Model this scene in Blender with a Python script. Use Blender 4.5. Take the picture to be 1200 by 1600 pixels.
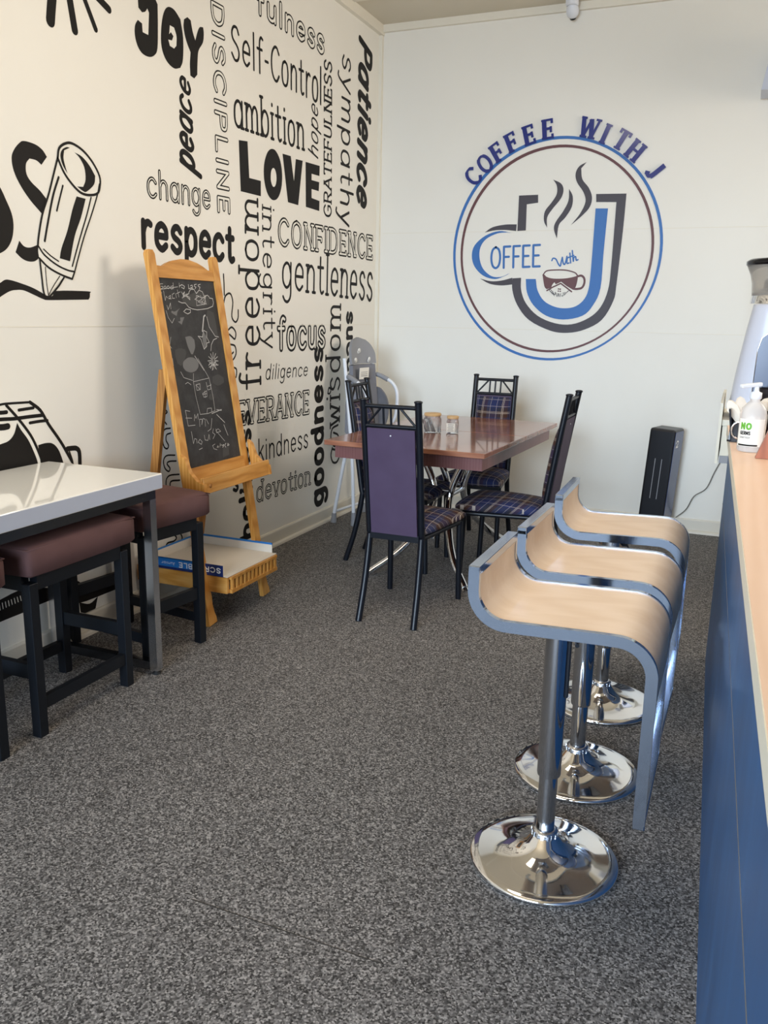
import bpy, bmesh, math, random
from mathutils import Vector, Matrix, Euler
PI = math.pi
R = math.radians
for o in list(bpy.data.objects): bpy.data.objects.remove(o, do_unlink=True)
SC = bpy.context.scene
COL = SC.collection

# ------------------------------------------------------------------ camera
cam_d = bpy.data.cameras.new('camera'); cam = bpy.data.objects.new('camera', cam_d); COL.objects.link(cam)
cam_d.sensor_fit = 'HORIZONTAL'; cam_d.sensor_width = 36.0; cam_d.lens = 1325.16 * 36 / 1200
cam_d.clip_start = 0.05
def cam_matrix(pitch, yaw, roll, loc):
    cy, sy, cp, sp, cr, sr = math.cos(yaw), math.sin(yaw), math.cos(pitch), math.sin(pitch), math.cos(roll), math.sin(roll)
    right = Vector((cy, -sy, 0)); fwd = Vector((sy*cp, cy*cp, -sp)); down = fwd.cross(right)
    r2 = right*cr + down*sr; d2 = down*cr - right*sr
    m = Matrix.Identity(4)
    for i in range(3): m[i][0] = r2[i]; m[i][1] = -d2[i]; m[i][2] = -fwd[i]; m[i][3] = loc[i]
    return m
cam.matrix_world = cam_matrix(R(13.0817), R(-22.3784), R(-1.1376), (0, 0, 1.38))
SC.camera = cam

# ------------------------------------------------------------------ light and exposure
SC.view_settings.view_transform = 'Standard'; SC.view_settings.look = 'None'
SC.view_settings.exposure = 0.06; SC.view_settings.gamma = 1.0; SC.view_settings.use_curve_mapping = False
world = bpy.data.worlds.new('world'); SC.world = world; world.use_nodes = True
world.node_tree.nodes['Background'].inputs[0].default_value = (0.75, 0.82, 1.0, 1)
world.node_tree.nodes['Background'].inputs[1].default_value = 1.0
def area(name, loc, rot, sx, sy, power, color, spread=180):
    d = bpy.data.lights.new(name, 'AREA'); d.shape = 'RECTANGLE'; d.size = sx; d.size_y = sy
    d.energy = power; d.color = color; d.spread = R(spread)
    o = bpy.data.objects.new(name, d); o.location = loc; o.rotation_euler = rot; COL.objects.link(o); return o
# daylight through the shop window behind the camera: the low cool sky across the street and the warm pavement outside
area('sky_over_the_street', (-2.2, -8.0, 2.7), (R(90), 0, 0), 9.0, 2.8, 2850, (0.66, 0.82, 1.0))
area('sunlit_pavement', (-0.75, -4.2, 0.02), (R(180), 0, 0), 6.0, 3.0, 620, (1.0, 0.86, 0.66))
# warm lamps over the service side of the counter and the shop floor
area('service_ceiling_lamp', (1.35, 2.3, 3.2), (0, 0, 0), 1.0, 2.4, 17, (1.0, 0.84, 0.74), 120)
area('kitchen_lamp', (2.0, 5.1, 2.35), (R(84), 0, R(106)), 1.3, 1.0, 28, (1.0, 0.89, 0.77), 105)
area('shop_ceiling_lamp', (-0.9, 2.3, 3.25), (0, 0, 0), 1.2, 1.2, 27, (1.0, 0.86, 0.68), 170)

# ------------------------------------------------------------------ materials
def hexc(h):
    h = h.lstrip('#'); c = [int(h[i:i+2], 16)/255 for i in (0, 2, 4)]
    return tuple(x/12.92 if x <= .04045 else ((x+.055)/1.055)**2.4 for x in c) + (1,)
def mat(name, col, rough=.5, metal=0, spec=.5, coat=0, trans=0, ior=1.45, alpha=1):
    m = bpy.data.materials.new(name); m.use_nodes = True
    b = m.node_tree.nodes['Principled BSDF']
    b.inputs['Base Color'].default_value = hexc(col) if isinstance(col, str) else col
    b.inputs['Roughness'].default_value = rough; b.inputs['Metallic'].default_value = metal
    b.inputs['Specular IOR Level'].default_value = spec; b.inputs['Coat Weight'].default_value = coat
    b.inputs['Transmission Weight'].default_value = trans; b.inputs['IOR'].default_value = ior
    return m
class NT:
    def __init__(s, m): s.t = m.node_tree; s.b = s.t.nodes['Principled BSDF']
    def n(s, typ, **kw):
        x = s.t.nodes.new(typ)
        for k, v in kw.items():
            if k.startswith('i_'): x.inputs[k[2:].replace('_', ' ')].default_value = v
            else: setattr(x, k, v)
        return x
    def l(s, a, b): s.t.links.new(a, b)
    def ramp(s, fac, stops, interp='LINEAR'):
        r = s.n('ShaderNodeValToRGB'); r.color_ramp.interpolation = interp
        e = r.color_ramp.elements
        while len(e) < len(stops): e.new(0.5)
        for k, (p, c) in enumerate(stops): e[k].position = p; e[k].color = hexc(c) if isinstance(c, str) else c
        s.l(fac, r.inputs[0]); return r.outputs[0]
    def bump(s, h, strength=.2, dist=.01):
        b = s.n('ShaderNodeBump'); b.inputs['Strength'].default_value = strength; b.inputs['Distance'].default_value = dist
        s.l(h, b.inputs['Height']); s.l(b.outputs[0], s.b.inputs['Normal'])
def coords(t, kind='Object', scale=(1, 1, 1), rot=(0, 0, 0)):
    c = t.n('ShaderNodeTexCoord'); m = t.n('ShaderNodeMapping'); m.inputs['Scale'].default_value = scale; m.inputs['Rotation'].default_value = rot
    t.l(c.outputs[kind], m.inputs[0]); return m.outputs[0]
def noise(t, vec, scale, detail=3, rough=.5):
    n = t.n('ShaderNodeTexNoise'); n.inputs['Scale'].default_value = scale; n.inputs['Detail'].default_value = detail; n.inputs['Roughness'].default_value = rough
    t.l(vec, n.inputs['Vector']); return n.outputs['Fac']

def wall_paint(name, a, b):
    m = mat(name, a, .55, spec=.35); t = NT(m); v = coords(t)
    t.l(t.ramp(noise(t, v, 1.3, 4), [(.3, a), (.7, b)]), t.b.inputs['Base Color'])
    t.bump(noise(t, v, 60, 3), .06, .003); return m
M_WALL = wall_paint('cream_wall_paint', '#E7E3D9', '#EAE7DE')
M_CEIL = wall_paint('dimmed_ceiling_paint', '#CFC7B4', '#D4CCBA')  # wall colour darkened, the dim light up there is in the paint
M_TRIM = mat('trim_paint', '#E4DECF', .45)
M_TRIM2 = mat('worn_baseboard_paint', '#D8D2C4', .5)

def floor_mat():
    m = mat('speckled_grey_vinyl', '#5a5856', .6, spec=.2); t = NT(m); v = coords(t)
    vo = t.n('ShaderNodeTexVoronoi'); vo.inputs['Scale'].default_value = 235; vo.inputs['Randomness'].default_value = 1; t.l(v, vo.inputs['Vector'])
    sep = t.n('ShaderNodeSeparateColor'); t.l(vo.outputs['Color'], sep.inputs[0])
    c = t.ramp(sep.outputs[0], [(0, '#2b2a2a'), (.2, '#444342'), (.4, '#5b5958'), (.62, '#706e6d'), (.80, '#848280'), (.95, '#a19e9b')], 'LINEAR')
    n2 = noise(t, v, 1.1, 3)
    mx = t.n('ShaderNodeMix', data_type='RGBA', blend_type='MULTIPLY'); mx.inputs[0].default_value = 1
    t.l(c, mx.inputs[6]); t.l(t.ramp(n2, [(.25, (.86, .85, .85, 1)), (.75, (1, 1, 1, 1))]), mx.inputs[7])
    t.l(mx.outputs[2], t.b.inputs['Base Color'])
    t.l(t.ramp(noise(t, v, 200, 2), [(.3, (.56, .56, .56, 1)), (.7, (.7, .7, .7, 1))]), t.b.inputs['Roughness'])
    t.bump(noise(t, v, 260, 2), .12, .002); return m
M_FLOOR = floor_mat()
M_SEAM = mat('floor_weld_seam', '#2a2928', .5)

def wood(name, c1, c2, c3, rough=.4, axis=(1, 1, 12), scale=2.0, coat=0):
    m = mat(name, c1, rough, coat=coat); t = NT(m); v = coords(t, 'Object', axis)
    n = noise(t, v, scale*6, 5, .6)
    w = t.n('ShaderNodeTexWave'); w.inputs['Scale'].default_value = scale; w.inputs['Distortion'].default_value = 6; w.inputs['Detail'].default_value = 3; t.l(v, w.inputs['Vector'])
    mx = t.n('ShaderNodeMix', data_type='FLOAT'); mx.inputs[0].default_value = .55; t.l(w.outputs['Fac'], mx.inputs[2]); t.l(n, mx.inputs[3])
    t.l(t.ramp(mx.outputs[0], [(.2, c1), (.5, c2), (.85, c3)]), t.b.inputs['Base Color']); return m
# grain runs along the axis whose scale is small
M_PINE = wood('honey_pine_upright', '#B57A32', '#C58C43', '#D09B55', .38, (14, 14, 1.2), 1.4)
M_PINEY = wood('honey_pine_board', '#AE7530', '#C48A42', '#D29E58', .38, (14, 1.2, 14), 1.4)
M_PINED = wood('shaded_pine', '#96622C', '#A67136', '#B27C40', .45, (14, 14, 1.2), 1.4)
M_TABLE = wood('red_brown_laminate', '#7F5140', '#93634E', '#A2725B', .14, (1.2, 14, 14), 1.1, .3)
M_APRON = wood('apron_laminate', '#714A47', '#774F4C', '#7C5552', .3, (14, 14, 1.5), 1.6)
M_BEECH = wood('pale_beech_veneer', '#D6BEA4', '#DBC5AC', '#E0CBB4', .4, (1.2, 10, 10), 1.2)
M_COUNTER = wood('beech_worktop_laminate', '#DDBDA2', '#E0C1A7', '#E3C6AE', .4, (10, 1, 10), 1.0)
M_PINEX = wood('honey_pine_side', '#B57A32', '#C58C43', '#D09B55', .38, (1.2, 14, 14), 1.4)
M_REDWOOD = wood('reddish_wooden_stand', '#8A4A2C', '#9A5635', '#A8623F', .4, (8, 8, 2), 1.5)

M_BLACK = mat('black_metal', '#0D1119', .36, spec=.4)
M_BLACKWOOD = mat('black_painted_timber', '#0E1218', .45, spec=.35)
M_CHROME = mat('chrome', (.82, .83, .85, 1), .06, 1)
M_FRAMECHROME = mat('chrome_dark_reflection', (.40, .46, .56, 1), .10, 1); M_COLCHROME = mat('chrome_dimmed_reflection', (.55, .57, .61, 1), .08, 1)  # chrome copies with the dark reflections put into the base colour
M_CHROME2 = mat('brushed_chrome', (.62, .64, .68, 1), .2, 1)
M_STEEL = mat('dark_chrome_frame', (.16, .17, .19, 1), .22, 1)
M_WHITE = mat('glossy_white_top', '#EDEAE2', .07, spec=.6, coat=.4)
M_WHITEEDGE = mat('grey_white_edging', '#B4B9C6', .3)
M_BLUE = mat('blue_counter_laminate', '#2C5A8C', .38)
def blue_counter():
    t = NT(M_BLUE); v = coords(t, 'Object', (4, 4, 1))
    t.l(t.ramp(noise(t, v, 3, 5, .6), [(.3, '#244A76'), (.7, '#2C5A8C')]), t.b.inputs['Base Color'])
blue_counter()
def fabric(name, a, b, rough=.85):
    m = mat(name, a, rough, spec=.2); t = NT(m); v = coords(t)
    t.l(t.ramp(noise(t, v, 9, 4), [(.3, a), (.7, b)]), t.b.inputs['Base Color']); t.bump(noise(t, v, 500, 2), .2, .001); return m
M_BROWNFAB = fabric('brown_seat_cloth', '#58403F', '#624847')
M_PURPLE = fabric('mauve_vinyl_back', '#483B50', '#4E4157', .5)
def plaid(seat):
    m = mat('plaid_upholstery', '#303550', .75, spec=.25); t = NT(m)
    c = t.n('ShaderNodeTexCoord'); s = t.n('ShaderNodeSeparateXYZ'); t.l(c.outputs['Object'], s.inputs[0])
    ad = t.n('ShaderNodeMath', operation='ADD'); t.l(s.outputs[1], ad.inputs[0]); t.l(s.outputs[2], ad.inputs[1]); add = ad.outputs[0] if seat else s.outputs[2]
    def frac(sock, period, off):
        a = t.n('ShaderNodeMath', operation='MULTIPLY_ADD'); a.inputs[1].default_value = 1/period; a.inputs[2].default_value = off; t.l(sock, a.inputs[0])
        f = t.n('ShaderNodeMath', operation='FRACT'); t.l(a.outputs[0], f.inputs[0]); return f.outputs[0]
    fx = frac(s.outputs[0], .128, 10.1); fy = frac(add, .128, 10.35)
    band = [(0, '#232B52'), (.18, '#34374F'), (.34, '#40281F'), (.64, '#262632'), (.80, '#232B52')]
    cx = t.ramp(fx, band, 'CONSTANT'); cy = t.ramp(fy, band, 'CONSTANT')
    mx = t.n('ShaderNodeMix', data_type='RGBA'); mx.inputs[0].default_value = .5; t.l(cx, mx.inputs[6]); t.l(cy, mx.inputs[7])
    K = (0, 0, 0, 1); Wt = (1, 1, 1, 1)
    lines = [(0, K), (.17, Wt), (.183, K), (.52, Wt), (.532, K), (.56, Wt), (.572, K), (.60, Wt), (.612, K), (.86, Wt), (.873, K)]
    lx = t.ramp(fx, lines, 'CONSTANT'); ly = t.ramp(fy, lines, 'CONSTANT')
    mxx = t.n('ShaderNodeMath', operation='MAXIMUM'); t.l(lx, mxx.inputs[0]); t.l(ly, mxx.inputs[1])
    ml = t.n('ShaderNodeMath', operation='MULTIPLY'); ml.inputs[1].default_value = .62; t.l(mxx.outputs[0], ml.inputs[0])
    m2 = t.n('ShaderNodeMix', data_type='RGBA'); t.l(ml.outputs[0], m2.inputs[0]); t.l(mx.outputs[2], m2.inputs[6]); m2.inputs[7].default_value = hexc('#C9BCAE')
    t.l(m2.outputs[2], t.b.inputs['Base Color']); return m
M_PLAID = plaid(True); M_PLAIDB = plaid(False)
M_INK = mat('black_mural_paint', '#151210', .6, spec=.25); M_INKW = mat('wall_coloured_paint', '#E8E5DB', .55, spec=.35)
M_DARK = mat('charcoal_logo_paint', '#3A333A', .5); M_BLU = mat('blue_logo_paint', '#2C68AD', .5); M_MAROON = mat('maroon_logo_paint', '#5E3334', .5)
M_SIGN = mat('navy_acrylic', '#22307A', .12, spec=.6)
M_BOARD = mat('chalkboard_slate', '#1E1D1E', .6)
def slate():
    t = NT(M_BOARD); v = coords(t, 'Object', (1, 1, 1))
    t.l(t.ramp(noise(t, v, 7, 6, .7), [(.42, '#1B1A1B'), (.75, '#3A393A')]), t.b.inputs['Base Color'])
slate()
M_CHALK = mat('white_chalk', '#B9B7B4', .9); M_CHALKG = mat('smudged_chalk', '#6E6D6C', .9); M_CHALKH = mat('faint_chalk', '#454443', .9)
M_GREYPL = mat('grey_plastic', '#8B8C90', .45); M_GREYFAB = fabric('grey_baby_fabric', '#77787F', '#84858C'); M_WHITEPL = mat('white_enamel', '#DDE0E6', .35)
M_CLOUD = mat('white_print', '#E6E6E4', .6)
M_PAPER = mat('white_paper', '#EAE6DC', .8); M_INKG = mat('grey_print', '#6A6A6A', .8)
M_GLOSSBLK = mat('gloss_black_plastic', '#0B0D14', .12, spec=.5); M_MATBLK = mat('satin_black_plastic', '#15161B', .35)
M_BLUEREFL = mat('side_blue_reflection', '#1C3366', .15, spec=.6)  # navy base colour stands in for a blue reflection on the gloss
M_NAVYPANEL = mat('mirrored_panel', '#66728C', .22); M_GRINDER = mat('pale_grey_plastic', '#D3D6E2', .3); M_BENCH = mat('cream_bench_laminate', '#D8D2C0', .4)
M_GLASS = mat('clear_glass', (1, 1, 1, 1), .02, trans=1, ior=1.45); M_SMOKE = mat('smoked_hopper_plastic', (.78, .74, .68, 1), .15, trans=.75, ior=1.2)
M_CLEAR = mat('clear_bottle_plastic', (.96, .97, .98, 1), .05, trans=.92, ior=1.12); M_GEL = mat('sanitiser_gel_bottle', (.95, .92, .89, 1), .12, trans=.55, ior=1.15)
M_LIDWOOD = wood('bamboo_lid', '#BF9A68', '#C8A576', '#D0AF82', .45, (1, 8, 8), 2)
M_BOXBLUE = mat('bright_blue_card', '#1F6FB8', .4); M_BOXNAVY = mat('navy_card', '#1A2C63', .4); M_BOXIN = mat('grey_white_card', '#D3CBBE', .8)
M_YELLOW = mat('yellow_print', '#C9B53A', .5); M_GREEN = mat('green_print', '#5FA52C', .5)
M_RUBBER = mat('dark_rubber', '#1A1A1A', .7); M_BROWNPL = mat('brown_sachet', '#4A3A34', .6); M_NAPKIN = mat('white_napkin', '#E8DCCB', .9); M_CABLE = mat('grey_cable', '#6E6C68', .5)

# ------------------------------------------------------------------ mesh helpers
class MB:
    def __init__(s): s.bm = bmesh.new(); s.idx = 0; s.mats = []
    def use(s, m):
        if m not in s.mats: s.mats.append(m)
        s.idx = s.mats.index(m); return s
    def _add(s, verts, faces, smooth=False):
        vs = [s.bm.verts.new(v) for v in verts]
        for f in faces:
            try: fc = s.bm.faces.new([vs[i] for i in f]); fc.material_index = s.idx; fc.smooth = smooth
            except ValueError: pass
        return s
    def box(s, c, d, rot=None, bev=0, M=None):
        t = bmesh.new(); bmesh.ops.create_cube(t, size=1)
        for v in t.verts: v.co = Vector((v.co.x*d[0], v.co.y*d[1], v.co.z*d[2]))
        if bev: bmesh.ops.bevel(t, geom=list(t.edges), offset=bev, segments=2, profile=.5, affect='EDGES')
        m = Matrix.Translation(c) @ (Euler(rot).to_matrix().to_4x4() if rot else Matrix.Identity(4))
        if M: m = M @ m
        t.transform(m); s._merge(t); return s
    def _merge(s, t):
        t.verts.index_update()
        s._add([v.co.copy() for v in t.verts], [[v.index for v in f.verts] for f in t.faces], False); t.free()
    def tube(s, pts, r, n=12, cap=True, closed=False):
        pts = [Vector(p) for p in pts]; k = len(pts); rs = r if isinstance(r, (list, tuple)) else [r]*k
        verts = []; prev = None
        for i, p in enumerate(pts):
            a = pts[(i-1) % k] if (i or closed) else p; b = pts[(i+1) % k] if (i < k-1 or closed) else p
            d = (b-a).normalized()
            if prev is None:
                u = d.orthogonal().normalized()
            else:
                u = (prev - d*prev.dot(d)).normalized()
            prev = u; w = d.cross(u)
            for j in range(n):
                t = 2*PI*j/n; verts.append(p + (u*math.cos(t)+w*math.sin(t))*rs[i])
        faces = []
        for i in range(k-1 if not closed else k):
            for j in range(n): faces.append([i*n+j, i*n+(j+1) % n, ((i+1) % k)*n+(j+1) % n, ((i+1) % k)*n+j])
        s._add(verts, faces, True)
        if cap and not closed:
            s._add(verts[:n], [list(range(n))[::-1]]); s._add(verts[-n:], [list(range(n))])
        return s
    def lathe(s, prof, c=(0, 0, 0), n=32, M=None):
        verts = []; c = Vector(c)
        for r, z in prof:
            for j in range(n):
                t = 2*PI*j/n; v = c + Vector((r*math.cos(t), r*math.sin(t), z)); verts.append(M @ v if M else v)
        faces = []
        for i in range(len(prof)-1):
            for j in range(n): faces.append([i*n+j, i*n+(j+1) % n, (i+1)*n+(j+1) % n, (i+1)*n+j])
        s._add(verts, faces, True)
        if prof[0][0] > 1e-4: s._add(verts[:n], [list(range(n))[::-1]])
        if prof[-1][0] > 1e-4: s._add(verts[-n:], [list(range(n))])
        return s
    def prism(s, poly, y0, y1, f):      # poly: 2-D outline, f(a, b, depth) -> point; ends are n-gons
        n = len(poly); v = [f(a, b, y0) for a, b in poly] + [f(a, b, y1) for a, b in poly]
        fs = [[i, (i+1) % n, n+(i+1) % n, n+i] for i in range(n)] + [list(range(n))[::-1], [n+i for i in range(n)]]
        return s._add(v, fs)
    def strip(s, path, th, y0, y1, f):   # a bent sheet: centre line path (2-D), thickness th, width y0..y1
        L, Rr = [], []
        for i, p in enumerate(path):
            a = Vector(path[max(i-1, 0)]); b = Vector(path[min(i+1, len(path)-1)]); d = (b-a).normalized(); nrm = Vector((-d.y, d.x))
            L.append(tuple(Vector(p)+nrm*th/2)); Rr.append(tuple(Vector(p)-nrm*th/2))
        n = len(path)
        for pl, sm in ((L, True), (Rr, True)):
            v = [f(a, b, y0) for a, b in pl] + [f(a, b, y1) for a, b in pl]
            s._add(v, [[i, i+1, n+i+1, n+i] for i in range(n-1)], sm)
        for y in (y0, y1):
            v = [f(a, b, y) for a, b in L] + [f(a, b, y) for a, b in Rr]
            s._add(v, [[i, i+1, n+i+1, n+i] for i in range(n-1)])
        for k in (0, -1):
            s._add([f(*L[k], y0), f(*L[k], y1), f(*Rr[k], y1), f(*Rr[k], y0)], [[0, 1, 2, 3]])
        return s
    def cushion(s, x0, x1, y0, y1, z0, z1, taper=0, dome=.02, n=14, edge=.75):
        # soft pad: rounded box with domed top; taper narrows the y0 end
        grid = []; cx = (x0+x1)/2; cy = (y0+y1)/2
        def surf(top):
            rows = []
            for j in range(n+1):
                row = []
                for i in range(n+1):
                    u = -1+2*i/n; v = -1+2*j/n
                    e = (max(abs(u), abs(v)))
                    k = 1-max(0, (abs(u)-edge)/(1-edge))**2.4*(.5 if edge < .8 else .16); k2 = 1-max(0, (abs(v)-edge)/(1-edge))**2.4*(.5 if edge < .8 else .16)
                    hw = (x1-x0)/2*(1-taper*(1-v)/2)
                    h = (z1-z0)/2*(k*k2) + (dome*(1-u*u)*(1-v*v) if top else 0)
                    # round the corners in plan
                    q = 1-.03*max(0, abs(u)+abs(v)-1.5)/.5
                    row.append(Vector((cx+u*hw*q, cy+v*(y1-y0)/2*q, (z0+z1)/2+(h if top else -h))))
                rows.append(row)
            return rows
        T = surf(True); B = surf(False); verts = [v for r in T for v in r]+[v for r in B for v in r]; N = n+1; o = N*N; f = []
        for j in range(n):
            for i in range(n):
                f.append([j*N+i, j*N+i+1, (j+1)*N+i+1, (j+1)*N+i]); f.append([o+j*N+i, o+(j+1)*N+i, o+(j+1)*N+i+1, o+j*N+i+1])
        for i in range(n):
            f.append([i, o+i, o+i+1, i+1]); f.append([n*N+i, n*N+i+1, o+n*N+i+1, o+n*N+i])
            f.append([i*N, (i+1)*N, o+(i+1)*N, o+i*N]); f.append([i*N+n, o+i*N+n, o+(i+1)*N+n, (i+1)*N+n])
        s._add(verts, f, True); return s
    def build(s, name, m=None, parent=None, loc=None, M=None):
        bmesh.ops.recalc_face_normals(s.bm, faces=s.bm.faces)
        me = bpy.data.meshes.new(name); s.bm.to_mesh(me); s.bm.free()
        for q in (s.mats or [m]): me.materials.append(q)
        o = bpy.data.objects.new(name, me); COL.objects.link(o)
        if M: me.transform(M)
        if parent: o.parent = parent
        if loc: o.location = loc
        return o
def tag(o, label, cat=None, group=None, kind=None):
    o['label'] = label
    if cat: o['category'] = cat
    if group: o['group'] = group
    if kind: o['kind'] = kind
    return o
def thing(name, label, cat, loc=(0, 0, 0), rz=0, group=None):
    o = bpy.data.objects.new(name, None); o.empty_display_size = .1; COL.objects.link(o)
    o.location = loc; o.rotation_euler = (0, 0, rz); return tag(o, label, cat, group)
def struct(name, mb, m, label=None, parent=None):
    o = mb.build(name, m, parent)
    if not parent: o['kind'] = 'structure'
    if label: o['label'] = label
    return o
def copy_tree(o, parent=None):
    c = o.copy(); COL.objects.link(c); c.parent = parent
    for ch in list(o.children): copy_tree(ch, c)
    return c
def arc(c, r, a0, a1, n=8): return [(c[0]+r*math.cos(R(a0+(a1-a0)*i/n)), c[1]+r*math.sin(R(a0+(a1-a0)*i/n))) for i in range(n+1)]
def catmull(p, k=5, closed=False):
    if len(p) < 3: return [Vector(q) for q in p]
    p = [Vector(q) for q in p]; out = []
    n = len(p)
    for i in range(n-1):
        p0 = p[i-1] if i else p[0]*2-p[1]; p1 = p[i]; p2 = p[i+1]; p3 = p[i+2] if i+2 < n else p[-1]*2-p[-2]
        if (p1-p2).length < 1e-9: continue
        for j in range(k):
            t = j/k
            out.append(.5*((2*p1)+(p2-p0)*t+(2*p0-5*p1+4*p2-p3)*t*t+(3*p1-p0-3*p2+p3)*t**3))
    out.append(p[-1]); return out

# ------------------------------------------------------------------ room shell
XW, YW, ZC, XR, YF = -2.515, 5.88, 3.30, 3.2, -2.3
b = MB(); b.box(((XW+XR)/2, (YW+YF)/2, -.05), (XR-XW+.4, YW-YF+.4, .1))
floor = struct('floor', b, M_FLOOR)
b = MB()
b.prism([(-1.091, 1.472), (-0.582, 1.466), (-0.581, 1.468), (-1.090, 1.475)], .0001, .0006, lambda a, c, d: (a, c, d)); b.build('seam', M_SEAM, floor)
b = MB(); b.box(((XW+XR)/2, (YW+YF)/2, ZC+.05), (XR-XW+.4, YW-YF+.4, .1))
ceiling = struct('ceiling', b, M_CEIL)
b = MB(); b.box((XW-.075, (YW+YF)/2, ZC/2), (.15, YW-YF+.3, ZC)); wall_left = struct('wall_left', b, M_WALL)
b = MB(); b.box(((XW+XR)/2, YW+.075, ZC/2), (XR-XW, .15, ZC)); wall_back = struct('wall_back', b, M_WALL)
b = MB(); b.box((XR+.075, (YW+YF)/2, ZC/2), (.15, YW-YF+.3, ZC)); struct('wall_right', b, M_WALL)
# front wall with the shop window behind the camera
wx0, wx1, wz0, wz1 = -2.42, 0.25, .35, 2.75
b = MB()
b.box(((XW+XR)/2, YF-.075, wz0/2), (XR-XW, .15, wz0)); b.box(((XW+XR)/2, YF-.075, (wz1+ZC)/2), (XR-XW, .15, ZC-wz1))
b.box(((XW+wx0)/2, YF-.075, (wz0+wz1)/2), (wx0-XW, .15, wz1-wz0)); b.box(((wx1+XR)/2, YF-.075, (wz0+wz1)/2), (XR-wx1, .15, wz1-wz0))
struct('wall_front', b, M_WALL)
b = MB()
for x in (wx0+.03, (wx0*2+wx1)/3, (wx0+wx1*2)/3, wx1-.03): b.box((x, YF-.04, (wz0+wz1)/2), (.06, .08, wz1-wz0))
for z in (wz0+.03, wz1-.03): b.box(((wx0+wx1)/2, YF-.04, z), (wx1-wx0-.12, .079, .06))
struct('window_1', b, M_MATBLK)
# ceiling mouldings and battens
b = MB(); b.box((XW+.015, (YW+YF)/2, 3.2685), (.03, YW-YF, .063)); struct('trim_1', b, M_TRIM)
b = MB(); b.box(((XW+XR)/2+.015, YW-.0125, 3.277), (XR-XW-.03, .025, .046)); struct('trim_2', b, M_TRIM)
b = MB(); b.box((XW+.012, YW-.014, 3.24/2+.05), (.024, .028, 3.13)); struct('trim_3', b, M_TRIM)
b = MB(); b.box(((XW+XR)/2, 5.36, 3.2955), (XR-XW-.062, .03, .009)); struct('trim_4', b, M_TRIM)
b = MB(); b.box(((XW+XR)/2, 4.16, 3.2955), (XR-XW-.062, .03, .009)); struct('trim_5', b, M_TRIM)
# baseboards: board plus quarter round
def base_profile(): return [(0, 0), (.030, 0), (.028, .012), (.022, .019), (.012, .021), (.012, .085), (.008, .094), (0, .095)]
b = MB(); b.prism(base_profile(), YF, YW-.001, lambda a, z, d: (XW+a, d, z)); struct('baseboard_left', b, M_TRIM2)
b = MB(); b.prism(base_profile(), XW+.032, XR, lambda a, z, d: (d, YW-a, z)); struct('baseboard_back', b, M_TRIM2)
# panel joints in the sheeting of the walls
b = MB()
for z in (1.948, 1.30): b.box(((XW+XR)/2+.02, YW-.0008, z), (XR-XW-.04, .0016, .004))
b.build('panel_joint', M_TRIM, wall_back)
b = MB()
for z in (1.31,): b.box((XW+.0007, (YW+YF)/2, z), (.0006, YW-YF-.1, .004))
b.build('panel_joint', M_TRIM, wall_left)

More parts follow.
